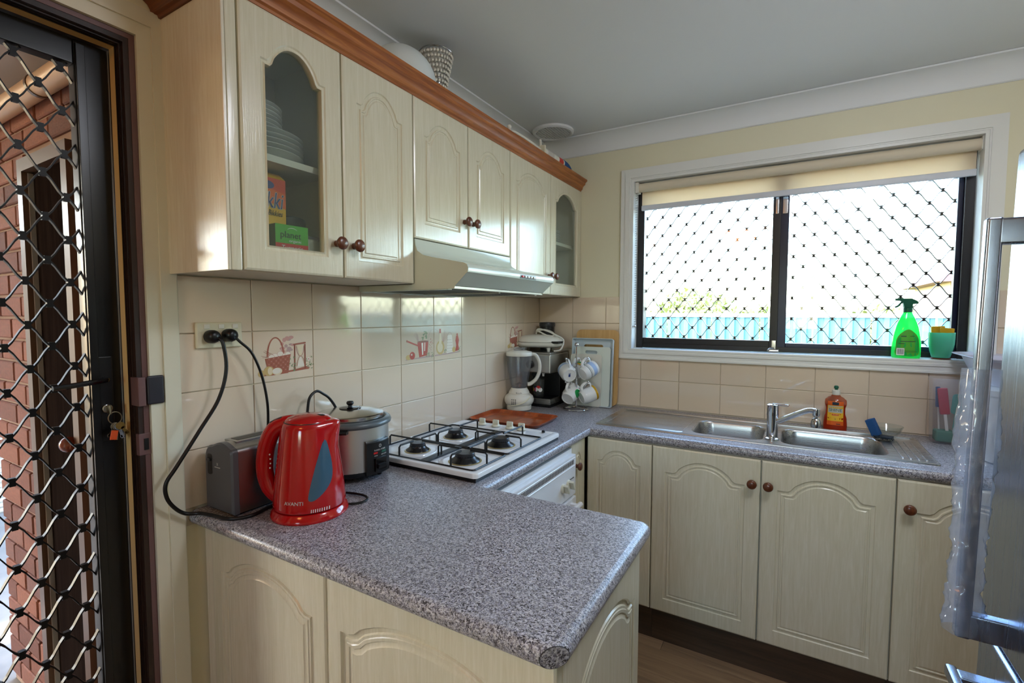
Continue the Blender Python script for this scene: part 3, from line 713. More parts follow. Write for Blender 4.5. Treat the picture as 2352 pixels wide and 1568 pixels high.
B().loft([[(-3.6, -.5, 2.6), (3.8, -.5, 2.6), (3.8, 5.4, 2.6), (-3.6, 5.4, 2.6)], [(-1.2, 2.4, 4.6), (1.4, 2.4, 4.6), (1.4, 2.5, 4.6), (-1.2, 2.5, 4.6)]]).obj('roof', 'roof_tile', ho, 0)
B().prism([(-2.9, 2.6), (-.7, 2.6), (-1.8, 4.0)], 'xz', -.9, 2.0).obj('gable', 'house_wall', ho, 0)
for x in (-2.2, .4, 2.0): f_ = B().box(x, x+.9, -.14, -.08, .9, 2.0).obj('window', 'outside_white', ho, 0); B().box(x+.06, x+.84, -.15, -.13, .96, 1.94).obj('pane', 'alu_blue', f_, 0)
# ------------------------------------------------------------------ cabinet joinery
def outline(u0, u1, v0, vs, H, sh, ins, n=22, flip=False):
    a, c = u0+ins, u1-ins; uc = (a+c)/2; hw = (c-a)/2-max(sh-ins*.3, .004)
    o = [(a, v0+ins), (c, v0+ins), (c, vs-ins)]
    if H > 0:
        for k in range(n+1):
            t = 1-2*k/n; g = 1-abs(t)**2.3
            e = max(0, abs(t)-.86)/.14
            o.append((uc+hw*t, vs-ins+H*(g-.10*math.sin(PI*min(e, 1)))))
    o.append((a, vs-ins))
    return o
RINGS = [(0, 0), (.0025, -.0035), (.008, -.0045), (.012, -.004), (.0145, -.0005), (.018, -.0005), (.0195, -.0025), (.024, -.0025), (.027, -.0003)]
def door_mesh(b, place, u0, u1, v0, v1, m=.052, mb=.055, mt=.055, H=.055, sh=.012, T=.018, glass_=False, rings=RINGS, nfill=True):
    """slab door with a routed arched panel; place(u, v, d) with d out of the face"""
    def rect(i, d): return [place(u, v, d) for u, v in ((u0+i, v0+i), (u1-i, v0+i), (u1-i, v1-i), (u0+i, v1-i))]
    b.loft([rect(0, -T), rect(0, -.006), rect(.0015, -.002), rect(.006, 0)], (0 if glass_ else 1, 0))
    out = lambda i: outline(u0+m, u1-m, v0+mb, v1-mt-H, H, sh, i)
    if glass_: rings = [(0, 0), (.0035, -.003), (.008, -.0035), (.0115, -.001), (.013, -.005), (.013, -T)]
    def band(outer, inner, d):
        fl_ = outer+inner; tri = geometry.tessellate_polygon([[Vector((p[0], p[1], 0)) for p in outer], [Vector((p[0], p[1], 0)) for p in inner]])
        vv = [b.v(place(p[0], p[1], d)) for p in fl_]
        for t in tri: b.f([vv[i] for i in t])
    R4 = lambda i: [(u0+i, v0+i), (u1-i, v0+i), (u1-i, v1-i), (u0+i, v1-i)]
    band(R4(.006), out(0), 0)
    b.loft([[place(p[0], p[1], d) for p in out(i)] for i, d in rings], (0, 0))
    if glass_: band(R4(0), out(rings[-1][0]), -T)
    else:
        pl = out(rings[-1][0]); tri = geometry.tessellate_polygon([[Vector((p[0], p[1], 0)) for p in pl]])
        vv = [b.v(place(p[0], p[1], rings[-1][1])) for p in pl]
        for t in tri: b.f([vv[i] for i in t])
    return b
PX = lambda xf: (lambda u, v, d: (xf+d, u, v))
PY = lambda yf: (lambda u, v, d: (u, yf-d, v))
KN = [(.0075, 0), (.009, .001), (.0085, .008), (.0075, .013), (.011, .0155), (.0155, .019), (.0175, .023), (.0170, .027), (.0135, .030), (.007, .0318), (.001, .032)]
def knob(p, axis, parent):
    b = B(); b.turned(p, axis, KN, 20); return b.obj('knob', 'knob_wood', parent, 60, world=True)
UZ0, UZ1 = 1.4985, 2.094
def upper(label, y0, y1, doors, glass_=False, z0=UZ0, side=False):
    t = thing('wall_cabinet', label, 'cabinet', (.13, (y0+y1)/2, z0), 0, 'wall cabinets over the worktop')
    xb = XD-.020
    if glass_:
        b = B().box(.001, xb, y0, y0+.016, z0, UZ1).box(.001, xb, y1-.016, y1, z0, UZ1).box(.001, xb, y0+.016, y1-.016, z0, z0+.016).box(.001, xb, y0+.016, y1-.016, UZ1-.016, UZ1).box(.001, .006, y0+.016, y1-.016, z0+.016, UZ1-.016)
        b.obj('body', 'carcass_white', t, 0, world=True)
        B().box(.006, xb-.012, y0+.016, y1-.016, 1.766, 1.782).obj('shelf', 'carcass_white', t, 0, world=True)
    else: B().box(.001, xb, y0, y1, z0, UZ1, .001, 1).obj('body', 'carcass_white', t, 0, world=True)
    for (a, c, kn) in doors:
        b = B(); door_mesh(b, PX(XD), a+.0015, c-.0015, z0, UZ1, m=.050, mb=.050, mt=.052, H=.058, sh=.016, glass_=glass_)
        d = b.obj('door', 'door_vinyl', t, 30, world=True)
        if glass_: B().box(XD-.014, XD-.011, a+.045, c-.045, z0+.045, UZ1-.045).obj('glass', 'cabinet_glass', d, 0, world=True)
        if kn: knob((XD-.0005, kn[0], kn[1]), (1, 0, 0), d)
    return t
Y0, Y1, Y2, Y3, Y4, Y5 = -1.966, -1.686, -1.404, -1.104, -.796, -.398
c1 = upper('wall cabinet with glass door holding plates and a yellow biscuit box', -1.9925, Y1, [(Y0, Y1, (-1.711, 1.588))], True)
B().box(.001, XD-.001, -2.0, -1.9925, UZ0-.002, UZ1, .001, 1).obj('end_panel', 'end_vinyl', c1, 0, world=True)
B().box(XD-.024, XD-.001, -1.9925, Y0-.001, UZ0-.002, UZ1, .004, 2).obj('stile', 'door_vinyl', c1, world=True)
upper('narrow solid wall cabinet between the glass door and the rangehood', Y1, Y2, [(Y1, Y2, (-1.652, 1.588))])
upper('short two-door wall cabinet directly above the rangehood', Y2, Y4, [(Y2, Y3, (-1.131, 1.739)), (Y3, Y4, (-1.076, 1.739))], z0=1.646)
upper('solid wall cabinet between rangehood and corner glass cabinet', Y4, Y5, [(Y4, Y5, (-.424, 1.590))])
upper('glass door wall cabinet in the corner beside the window wall', Y5, -.0025, [(Y5, -.004, (-.372, 1.590))], True)
B().box(.001, XD-.022, -1.99, -.004, UZ1, UZ1+.012).obj('cabinet_top_board', 'carcass_white', None, 0)
tag(bpy.data.objects['cabinet_top_board'], 'pale board closing the tops of the wall cabinets', 'board')
# oak cornice moulding along the top, with a return at the end
cm = thing('cornice_moulding', 'varnished oak cornice moulding along the tops of the wall cabinets', 'moulding', (.27, -1.0, UZ1))
prof = [(-.004, 0), (.004, 0), (.006, .006), (.012, .010), (.014, .020), (.019, .028), (.028, .034), (.030, .044), (.036, .050), (.040, .052), (.040, .060), (-.004, .060)]
def mould(b, rings): b.loft(rings, (1, 1))
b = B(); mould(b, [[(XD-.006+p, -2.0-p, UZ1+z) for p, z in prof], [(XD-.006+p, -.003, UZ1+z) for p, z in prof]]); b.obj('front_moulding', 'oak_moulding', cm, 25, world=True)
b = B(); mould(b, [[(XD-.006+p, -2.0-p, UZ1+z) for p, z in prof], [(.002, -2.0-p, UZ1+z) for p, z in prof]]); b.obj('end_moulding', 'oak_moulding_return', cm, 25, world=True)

# ------------------------------------------------------------------ rangehood
hd = thing('rangehood', 'pale enamel slide rangehood above the gas cooktop', 'rangehood', (.2, -1.1, 1.478))
hp = [(.255, 1.643), (.268, 1.643), (.270, 1.622), (.278, 1.604), (.300, 1.590), (.340, 1.580), (.400, 1.569), (.440, 1.561)]
nose = [(.440, 1.561), (.462, 1.557), (.473, 1.551), (.478, 1.541), (.476, 1.528), (.470, 1.524), (.428, 1.488)]
h0, h1 = Y2+.003, Y4-.003
def strip(b, pr, ya, yb): b.loft([[(x, ya, z) for x, z in pr], [(x, yb, z) for x, z in pr]], (0, 0), closed=False)
b = B(); strip(b, hp, h0, h1); b.obj('front_cowl', 'hood_front', hd, 40, world=True)
b = B(); strip(b, nose, h0, h1); b.obj('front_lip', 'hood_front', hd, 40, world=True)
sd = hp+nose[1:]+[(.425, 1.479), (.010, 1.479), (.010, 1.4965), (.255, 1.4965)]
for ya, yb in ((h0, h0+.002), (h1-.002, h1)): b = B(); b.prism([(x, z) for x, z in sd], 'xz', ya, yb); b.obj('side_panel', 'hood_white', hd, 0, world=True)
b = B(); b.box(.012, .400, h0+.003, h0+.022, 1.477, 1.484).box(.012, .400, h1-.022, h1-.003, 1.477, 1.484).box(.400, .4245, h0+.002, h1-.002, 1.480, 1.487).box(.012, .05, h0+.022, h1-.022, 1.477, 1.484); b.obj('underside_frame', 'hood_white', hd, 0, world=True)
for ya, yb in ((h0+.024, (h0+h1)/2-.006), ((h0+h1)/2+.006, h1-.024)):
    b = B(); b.box(.052, .403, ya, yb, 1.482, 1.488)
    for k in range(24): b.box(.056+k*.0144, .064+k*.0144, ya+.008, yb-.008, 1.480, 1.4825)
    b.obj('grease_filter', 'filter_metal', hd, 0, world=True)
B().box(.052, .403, (h0+h1)/2-.006, (h0+h1)/2+.006, 1.476, 1.482).obj('filter_bar', 'hood_white', hd, 0, world=True)
for k in range(5):
    yy = -1.062+k*.022; B().box(.474, .482, yy-.007, yy+.007, 1.533, 1.5405, .002).obj('button', 'white_plastic' if k else 'red_print', hd, world=True)
B().box(.4745, .4785, -1.078, -.958, 1.530, 1.5425, .001).obj('button_plate', 'black_plastic', hd, world=True)

# ------------------------------------------------------------------ worktop
def miter(P, off):
    """offset every vertex of polygon P inwards by each edge's own distance"""
    n = len(P); out = []
    for i in range(n):
        p0, p, p1 = Vector(P[i-1]), Vector(P[i]), Vector(P[(i+1) % n]); d0 = (p-p0).normalized(); d1 = (p1-p).normalized()
        n0 = Vector((-d0.y, d0.x)); n1 = Vector((-d1.y, d1.x)); a, c = off[i-1], off[i]
        den = d0.x*d1.y-d0.y*d1.x
        if abs(den) < 1e-4: out.append(p+n0*a); continue
        q0 = p+n0*a; q1 = p+n1*c; t = ((q1-q0).x*d1.y-(q1-q0).y*d1.x)/den; out.append(q0+d0*t)
    return out
cr = .03
corner = [(1.05-cr+cr*math.cos(math.radians(a)), -1.43-cr+cr*math.sin(math.radians(a))) for a in range(0, 91, 15)]
OUT = [(0.008, -1.973), (1.05-.0364, -1.973), (1.05, -1.973+.0364)]+corner+[(.5655, -1.43), (.5655, -.594), (2.397, -.594), (2.397, -.008), (.008, -.008)]
nE = len(OUT); bull = [1]*(nE-4)+[1, 0, 0, 0]
bull[1] = 0; bull[nE-4] = 1; bull[nE-3] = 0; bull[nE-2] = 0; bull[nE-1] = 0
HOLE = rrect(.60, 1.71, -.475, -.135, .02, 3)
R_ = .018; b = B(); rings = []
for a in range(90, -91, -15):
    t = math.radians(a); ins = R_*(1-math.cos(t))
    rings.append([(p.x, p.y, ZC-R_+R_*math.sin(t)) for p in miter(OUT, [ins*k for k in bull])])
b.loft(rings, (0, 0))
for z_, ring in ((ZC, rings[0]), (ZC-2*R_, rings[-1])):
    ou = [(p[0], p[1]) for p in ring]; fl_ = ou+HOLE
    tri = geometry.tessellate_polygon([[Vector((p[0], p[1], 0)) for p in ou], [Vector((p[0], p[1], 0)) for p in HOLE]])
    vv = [b.v((p[0], p[1], z_)) for p in fl_]
    for t in tri: b.f([vv[i] for i in t])
b.loft([[(p[0], p[1], ZC) for p in HOLE], [(p[0], p[1], ZC-2*R_) for p in HOLE]], (0, 0))
wt = b.obj('worktop', 'counter_laminate', None, 40, weld=True)
tag(wt, 'grey speckled laminate worktop with rolled edges round the kitchen', 'worktop')
# cap where the two rolled edges meet
b = B(); d_ = Vector((1, -1, 0)).normalized(); c_ = Vector((1.0318, -1.9548, ZC-R_)); e_ = Vector((.7071, .7071, 0))
def oval(k, h): return [c_+d_*h+e_*(.0247*k*math.cos(2*PI*i/36))+Vector((0, 0, .0174*k*math.sin(2*PI*i/36))) for i in range(36)]
b.loft([oval(.97, -.002), oval(.97, .0012), oval(.94, .0016)], (1, 1))
b.obj('corner_cap', 'counter_laminate', wt, 40)
b = B(); b.loft([oval(1.01, -.001), oval(1.01, .0008), oval(.965, .0010)], (0, 0)); b.obj('cap_joint', 'charcoal_plastic', wt, 40)

# ------------------------------------------------------------------ base cabinets
BZ0, BZ1 = .155, ZC-2*R_-.001
def base(label, x0, x1, doors):
    t = thing('base_cabinet', label, 'cabinet', ((x0+x1)/2, -.3, 0), 0, 'base cabinets of the sink run')
    B().box(x0+.0005, x1-.0005, YD+.019, -.02, .15, .70).box(x0+.0005, x1-.0005, YD+.019, YD+.04, .70, BZ1).obj('body', 'carcass_white', t, 0, world=True)
    B().box(x0+.0005, x1-.0005, -.545, -.525, 0, .15).obj('kickboard', 'kick_wood', t, 0, world=True)
    for a, c, kx in doors:
        b = B(); w_ = c-a; door_mesh(b, PY(YD), a+.0015, c-.0015, BZ0, BZ1-.003, m=.052 if w_ > .3 else .046, mb=.058, mt=.045, H=.058 if w_ > .3 else .05, sh=.034 if w_ > .3 else .018)
        d = b.obj('door', 'door_vinyl', t, 30, world=True)
        if kx: knob((kx, YD+.0005, .765), (0, -1, 0), d)
base('narrow corner base cabinet with plain arched door and no knob', .5475, .8365, [(.5480, .8365, None)])
base('two-door base cabinet under the sink', .8365, 1.644, [(.8365, 1.242, 1.2126), (1.242, 1.644, 1.267)])
base('base cabinet beside the fridge with a single knob', 1.644, 2.05, [(1.644, 2.05, 1.677)])
# corner cabinet beside the oven (faces the camera side of the room)
cc = thing('base_cabinet', 'slim cabinet with one knob between oven and corner', 'cabinet', (.3, -.67, 0))
B().box(.02, .524, -.752, -.596, .15, BZ1).obj('body', 'carcass_white', cc, 0, world=True)
B().box(.48, .50, -.752, -.596, 0, .15).obj('kickboard', 'kick_wood', cc, 0, world=True)
b = B(); door_mesh(b, PX(.543), -.7515, -.6005, BZ0, BZ1-.003, m=.035, mb=.06, mt=.05, H=.04, sh=.01); dd = b.obj('door', 'door_vinyl', cc, 30, world=True)
knob((.5425, -.713, .755), (1, 0, 0), dd)
B().box(.5, .540, -.5995, -.5955, .15, BZ1).obj('gap_strip', 'black_plastic', cc, 0, world=True)
# peninsula
pn = thing('peninsula_cabinet', 'peninsula cabinet with arched panels under the worktop end', 'cabinet', (.52, -1.7, 0))
B().box(.02, 1.012, -1.922, -1.47, .10, BZ1).obj('body', 'carcass_white', pn, 0, world=True)
B().box(.05, .98, -1.90, -1.50, 0, .10).obj('kickboard', 'kick_wood', pn, 0, world=True)
B().box(.010, .044, -1.936, -1.915, 0, BZ1).obj('filler', 'end_vinyl', pn, 0, world=True)
RB = [(0, 0), (.003, -.0045), (.011, -.0055), (.0135, -.002), (.018, -.002), (.0195, -.0005), (.025, -.0005), (.0265, -.0025), (.032, -.0025), (.036, -.0003)]
for a, c in ((.045, .4885), (.4905, 1.030)):
    b = B(); door_mesh(b, PY(-1.941), a, c, .10, BZ1-.002, m=.042, mb=.07, mt=.055, H=.055 if c < .5 else .062, sh=.022, rings=RB); b.obj('panel', 'door_vinyl', pn, 30, world=True)
b = B(); door_mesh(b, PX(1.030), -1.9235, -1.470, .10, BZ1-.002, m=.042, mb=.07, mt=.055, H=.06, sh=.022, rings=RB); b.obj('end_panel', 'door_vinyl', pn, 30, world=True)

# ------------------------------------------------------------------ oven under the cooktop
ov = thing('oven', 'white under-bench oven with vent slots and cream dials', 'oven', (.3, -1.055, 0))
o0, o1 = -1.355, -.757
B().box(.04, .545, o0, o1, .14, .842).obj('body', 'white_enamel', ov, 0, world=True)
B().box(.50, .52, o0, o1, 0, .14).obj('kickboard', 'kick_wood', ov, 0, world=True)
B().box(.545, .566, o0+.002, o1-.002, .655, .822, .004).obj('control_panel', 'white_enamel', ov, world=True)
b = B()
for k in range(54): yy = o0+.03+k*.0101; b.box(.5655, .5667, yy, yy+.005, .786, .804)
b.obj('vent_slots', 'black_plastic', ov, 0, world=True)
B().box(.564, .5685, o0+.012, o1-.012, .776, .780, .0008, 1).box(.564, .5685, o0+.012, o1-.012, .809, .812, .0008, 1).obj('panel_bead', 'white_enamel', ov, world=True)
for yy in (-.892, -.838, -1.10, -1.16):
    b = B(); b.turned((.5655, yy, .716), (1, 0, 0), [(.019, 0), (.019, .006), (.015, .010), (.001, .0101)], 20); kd = b.obj('dial', 'knob_cream', ov, 40, world=True)
    b = B(); b.T = Matrix.Translation((.576, yy, .716)) @ Matrix.Rotation(.5, 4, 'X'); b.box(-.002, .018, -.0055, .0055, -.019, .019, .002); b.obj('grip', 'knob_cream', kd, world=True)
b = B(); b.text('thermofan', .010, lambda u, v, w: (.5667+w, -.802+u, .728+v)); b.obj('lettering', 'line_black', ov, 0, world=True)
B().box(.545, .570, o0+.004, o1-.004, .20, .648, .004).obj('oven_door', 'white_enamel', ov, world=True)
B().box(.568, .572, o0+.06, o1-.06, .26, .53, .001).obj('oven_glass', 'black_gloss', ov, world=True)
b = B(); b.tube([(.600, o0+.03, .625), (.600, o1-.03, .625)], .011, 10); b.box(.57, .60, o0+.05, o0+.07, .617, .633).box(.57, .60, o1-.07, o1-.05, .617, .633); b.obj('door_handle', 'white_enamel', ov, world=True)

# ------------------------------------------------------------------ sink and tap
sk = thing('sink', 'stainless steel sink with two bowls and drainers', 'sink', (1.16, -.3, ZC))
sx0, sx1, sy0, sy1 = .553, 1.772, -.508, -.1
b1_ = rrect(.958, 1.240, -.462, -.178, .055, 6); b2_ = rrect(1.296, 1.645, -.470, -.178, .055, 6)
b = B(); zs = ZC+.004
outr = rrect(sx0, sx1, sy0, sy1, .012, 3); inr = rrect(sx0+.012, sx1-.012, sy0+.012, sy1-.012, .010, 3)
b.loft([[(p[0], p[1], ZC+.0005) for p in outr], [(p[0], p[1], ZC+.004) for p in rrect(sx0+.001, sx1-.001, sy0+.001, sy1-.001, .012, 3)], [(p[0], p[1], ZC+.0065) for p in rrect(sx0+.005, sx1-.005, sy0+.005, sy1-.005, .011, 3)], [(p[0], p[1], zs) for p in inr]], (0, 0))
fl_ = inr+b1_+b2_; tri = geometry.tessellate_polygon([[Vector((p[0], p[1], 0)) for p in q] for q in (inr, b1_, b2_)])
vv = [b.v((p[0], p[1], zs)) for p in fl_]
for t in tri: b.f([vv[i] for i in t])
b.obj('deck', 'steel_h', sk, 30, world=True, weld=True)
for (x0, x1, y0, y1), dp_ in (((.958, 1.240, -.462, -.178), .13), ((1.296, 1.645, -.470, -.178), .16)):
    b = B(); R = []
    for ins, dz in ((0, 0), (.003, -.002), (.006, -.008), (.010, -.03), (.016, -dp_+.03), (.024, -dp_+.012), (.045, -dp_)):
        R.append([(p[0], p[1], zs+dz) for p in rrect(x0+ins, x1-ins, y0+ins, y1-ins, .055, 6)])
    b.loft(R, (0, 1)); bo = b.obj('bowl', 'steel_h', sk, 50, world=True)
    cx, cy = (x0+x1)/2, (y0+y1)/2; B().lathe([(.0, zs-dp_+.004), (.018, zs-dp_+.004), (.030, zs-dp_+.003), (.036, zs-dp_+.0005)], (cx, cy, 0)).obj('waste', 'chrome', bo, world=True)
B().box(sx0+.03, sx1-.02, -.128, -.112, zs-.002, zs+.006, .003).obj('back_ridge', 'steel_h', sk, world=True)
for k in range(4):
    xx = 1.672+k*.022; B().box(xx, xx+.009, -.47, -.20, zs-.003, zs+.003, .0025).obj('drainer_rib', 'steel_h', sk, world=True)
b = B(); R = []
for ins, dz in ((0, .0004), (.003, .0022), (.007, .0022), (.011, .0004)): R.append([(p[0], p[1], zs+dz) for p in rrect(.585+ins, .935-ins, -.480+ins, -.150-ins, .015, 4)])
b.loft(R, (0, 0)); b.obj('drainer_bead', 'steel_h', sk, 50, world=True)
tp = thing('mixer_tap', 'chrome mixer tap with swivel spout between the sink bowls', 'tap', (1.268, -.405, ZC+.0045))
B().lathe([(.0, 0), (.027, 0), (.027, .004), (.0215, .007), (.0205, .012), (.0205, .095), (.022, .097), (.022, .128), (.0215, .138), (.016, .142), (0, .1425)]).obj('body', 'chrome', tp, 40)
b = B(); b.T = Matrix.Translation((0, 0, .140)) @ Matrix.Rotation(math.radians(-12), 4, 'Z'); b.box(0, .058, -.009, .009, -.002, .006, .003); b.obj('lever', 'chrome', tp)
sd_ = Vector((.86, .51, 0)).normalized()*0+Vector((.93, -.37, 0))
b = B(); b.tube(crom([(.008, -.003, .068), (.030, -.012, .082), (.095, -.038, .122), (.117, -.046, .134), (.130, -.051, .137), (.146, -.058, .137)], 5), .0105, 12); b.obj('spout', 'chrome', tp, 50)
sx_, sy_ = .146, -.058
B().lathe([(0, .146), (.0115, .146), (.0125, .142), (.0125, .122), (.010, .118), (0, .118)], (sx_, sy_, 0)).obj('spout_end', 'chrome', tp, 40)
B().lathe([(.006, .119), (.006, .112), (.012, .108), (.0165, .098), (.018, .085), (.0165, .076), (0, .075)], (sx_, sy_, 0)).obj('swivel_sprayer', 'dull_chrome', tp, 50)
# ------------------------------------------------------------------ gas cooktop
hb = thing('gas_cooktop', 'white four-burner gas cooktop with black wire trivets', 'cooktop', (.29, -1.14, ZC))
hx0, hx1, hy0, hy1 = .052, .530, -1.438, -.840
B().box(hx0+.01, hx1-.006, hy0+.008, hy1-.008, ZC+.0002, ZC+.013).obj('under_rim', 'black_plastic', hb, 0, world=True)
b = B(); R = []
for ins, z in ((.004, .012), (0, .014), (0, .024), (.002, .028), (.008, .0295), (.020, .0295), (.024, .0265), (.03, .0262)):
    R.append([(p[0], p[1], ZC+z) for p in rrect(hx0+ins, hx1-ins, hy0+ins, hy1-ins, max(.016-ins*.3, .006), 4)])
b.loft(R, (1, 1)); b.obj('hob_plate', 'white_enamel', hb, 40, world=True)
ZH = ZC+.0262
BUR = [(.205, -1.325), (.420, -1.340), (.205, -1.105), (.420, -1.120)]
for k, (x, y) in enumerate(BUR):
    r = (.030, .036, .032, .036)[k]; s_ = r/.034
    B().lathe([(.078*s_, -.001), (.076*s_, .002), (.066*s_, .003), (.060*s_, .0015), (.03*s_, .0012), (0, .0012)], (x, y, ZH), 36).obj('burner_dish', 'white_enamel', hb, 50, world=True)
    B().lathe([(.052*s_, .0018), (.050*s_, .0035), (.046*s_, .0035)], (x, y, ZH), 32).obj('burner_ring', 'brass_ring', hb, 50, world=True)
    bb = B().lathe([(0, .0015), (.047*s_, .002), (.045*s_, .006), (.036*s_, .012), (.031*s_, .018), (.031*s_, .021), (0, .021)], (x, y, ZH), 32).obj('burner', 'burner_dark', hb, 40, world=True)
    c = B(); c.lathe([(.029*s_, .020), (.030*s_, .022), (.030*s_, .029), (.028*s_, .031), (0, .0318)], (x, y, ZH), 32)
    for j in range(24): a = 2*PI*j/24; c.box(x+.0295*s_*math.cos(a)-.0012, x+.0295*s_*math.cos(a)+.0012, y+.0295*s_*math.sin(a)-.0012, y+.0295*s_*math.sin(a)+.0012, ZH+.018, ZH+.022)
    c.obj('burner_cap', 'burner_cap', bb, 40, world=True)
for ya, yb, ids in ((hy0+.022, -1.222, (0, 1)), (-1.212, -.955, (2, 3))):
    t = B(); zt = ZH+.004; wr = .0032
    fr_ = [(p[0], p[1], zt) for p in rrect(hx0+.022, hx1-.025, ya, yb, .012, 3)]
    t.tube(fr_, wr, 6, True); t.box(.295, .325, ya, yb, zt-.003, zt+.003, .001, 1)
    for i in ids:
        bx, by = BUR[i]
        for dx, dy in ((1, 0), (-1, 0), (0, 1), (0, -1)):
            ex = {1: (hx1-.025 if bx > .3 else .31), -1: (.31 if bx > .3 else hx0+.022), 0: bx}[dx]; ey = {1: yb, -1: ya, 0: by}[dy]
            off = .022 if dx == 0 else 0
            p0 = Vector((ex, ey, zt)); q = Vector((bx, by, zt))+Vector((dx, dy, 0))*.022
            for o_ in ((0,),):
                t.tube([p0, p0+Vector((0, 0, .030)), p0+Vector((-dx*.006, -dy*.006, .036)), q+Vector((0, 0, .036))], wr, 6)
    t.obj('trivet', 'iron_black', hb, 50, world=True)
for x in (.178, .247, .316, .372):
    kb = B().lathe([(.018, 0), (.018, .004), (.0155, .007), (.015, .009), (0, .009)], (x, -.878, ZC+.0285), 24).obj('dial', 'knob_cream', hb, 40, world=True)
    B().box(x-.014, x+.014, -.884, -.872, ZC+.036, ZC+.056, .003).obj('grip', 'knob_cream', kb, world=True)
B().lathe([(.007, 0), (.007, .006), (.005, .008), (0, .008)], (.470, -.872, ZC+.0285), 14).obj('ignition_button', 'black_plastic', hb, 40, world=True)

# ------------------------------------------------------------------ kettle
kt = thing('electric_kettle', 'glossy red cordless electric kettle in front of the toaster', 'kettle', (.272, -1.812, ZC), math.radians(30.3))
B().lathe([(0, 0), (.092, 0), (.094, .003), (.093, .008), (.087, .019), (.083, .022), (0, .022)], n=48).obj('power_base', 'red_gloss', kt, 50)
KP = [(.080, .0235), (.0865, .025), (.087, .032), (.0855, .050), (.082, .085), (.077, .125), (.0715, .170), (.0665, .208), (.064, .222), (.061, .230)]
B().lathe([(.080, .021), (.081, .0235)], n=48).obj('seam', 'black_plastic', kt)
b = B(); n = 64; R = []
def kr_(z):
    for (r0, z0), (r1, z1) in zip(KP, KP[1:]):
        if z0 <= z <= z1: return r0+(r1-r0)*(z-z0)/(z1-z0)
    return KP[-1][0]
for r, z in KP+[(.056, .236), (.050, .239)]:
    ring = []
    for k in range(n):
        a = 2*PI*k/n; d = max(0, math.cos(a))**14*max(0, (z-.175)/.06)*.020 if z < .2365 else max(0, math.cos(a))**14*.012
        ring.append(((r+d)*math.cos(a), (r+d)*math.sin(a), z))
    R.append(ring)
b.loft(R, (1, 1)); b.obj('body', 'red_gloss', kt, 50)
B().lathe([(.0565, .235), (.055, .240), (.047, .2455), (.030, .250), (0, .2525)], n=48, sx=1).obj('lid', 'red_gloss', kt, 60)
B().lathe([(.0575, .2345), (.0565, .2365), (.0555, .2365)], n=48).obj('lid_seam', 'charcoal_plastic', kt)
B().sphere((.026, 0, .2485), .014, 16, 8, (1.2, .7, .16)).obj('lid_recess', 'charcoal_plastic', kt)
b = B(); path = crom([(-.030, 0, .232), (-.058, 0, .228), (-.085, 0, .214), (-.103, 0, .183), (-.113, 0, .138), (-.113, 0, .098), (-.104, 0, .064), (-.087, 0, .042), (-.066, 0, .032)], 6)
b.tube(path, lambda t: .0160+.004*math.sin(PI*t), 16, flat=1.08, up=(0, 1, 0)); b.T = None; b.obj('handle', 'red_gloss', kt, 60)
b = B(); b.T = Matrix.Translation((-.078, 0, .2335)) @ Matrix.Rotation(math.radians(-24), 4, 'Y'); b.box(-.018, .018, -.010, .010, -.006, .006, .004, 3); b.obj('switch', 'charcoal_plastic', kt)
def ksurf(x, z, off=.0009):
    r = kr_(z)+off; s_ = max(-.99, min(.99, x/r)); return (r*s_, -r*math.sqrt(1-s_*s_), z)
edge = crom([(.056, .196, 0), (.065, .165, 0), (.0715, .120, 0), (.070, .090, 0), (.058, .068, 0), (.042, .055, 0), (.031, .056, 0), (.030, .070, 0), (.037, .110, 0), (.046, .155, 0)], 3, True)
b = B(); cpt = b.v(ksurf(.052, .115, .0016)); vs_ = [b.v(ksurf(p.x, p.y)) for p in edge]; ms_ = [b.v(ksurf(.052+(p.x-.052)*.5, .115+(p.y-.115)*.5, .0014)) for p in edge]
for i in range(len(vs_)):
    j = (i+1) % len(vs_); b.f([vs_[i], vs_[j], ms_[j], ms_[i]]); b.f([ms_[i], ms_[j], cpt])
b.obj('water_window', 'water_window', kt, 60)
b = B(); b.text('AVANTI', .012, lambda u, v, w: ksurf(u-.004, .047+v, .0006+w), sx=1.1); b.obj('lettering', 'grey_print', kt, 0)
b = B()
for k in range(9): x = .035+k*.0042; p = [ksurf(x, .0265), ksurf(x+.0016, .0265), ksurf(x+.0022, .0345), ksurf(x+.0006, .0345)]; b.f([b.v(q) for q in p])
b.obj('gauge_marks', 'white_print', kt, 0)
b = B()
for k in range(4): b.sphere((-.092-.0012*abs(k-1.5), -.0135, .150-k*.0115), .0022, 8, 6)
b.obj('grip_studs', 'white_print', kt)
b = B(); b.tube(crom([(.080, .030, .006), (.100, .034, .0045), (.120, .046, .0045), (.126, .068, .0045), (.108, .094, .0045), (.06, .112, .0045), (.0, .118, .0045)], 6), .0032, 8); b.obj('power_cord', 'cord_black', kt)

# ------------------------------------------------------------------ toaster
ts = thing('toaster', 'long brushed steel toaster with grey end panels against the tiles', 'toaster', (.088, -1.818, ZC))
tw2, tl2, th = .060, .122, .170
def tprof(ins, top): # rounded loaf section in xz
    o = [(-tw2+ins, .006+ins), (tw2-ins, .006+ins)]
    for k in range(5): a = math.radians(0+22.5*k); o.append((tw2-.012+(.012-ins)*math.cos(a), top-.012-ins+.012*math.sin(a)))
    for k in range(9): t = k/8; o.append((tw2-.012-(2*tw2-.024-.022)*t, top-ins+.012*math.sin(PI*t)*.9))
    for k in range(5): a = math.radians(90+22.5*k); o.append((-tw2+.030+(.030-ins)*math.cos(a), top-.030-ins+.030*math.sin(a)))
    return o
b = B(); b.loft([[(p[0], y, p[1]) for p in tprof(0, th)] for y in (-tl2+.018, tl2-.018)], (1, 1)); b.obj('shell', 'steel_y', ts, 30)
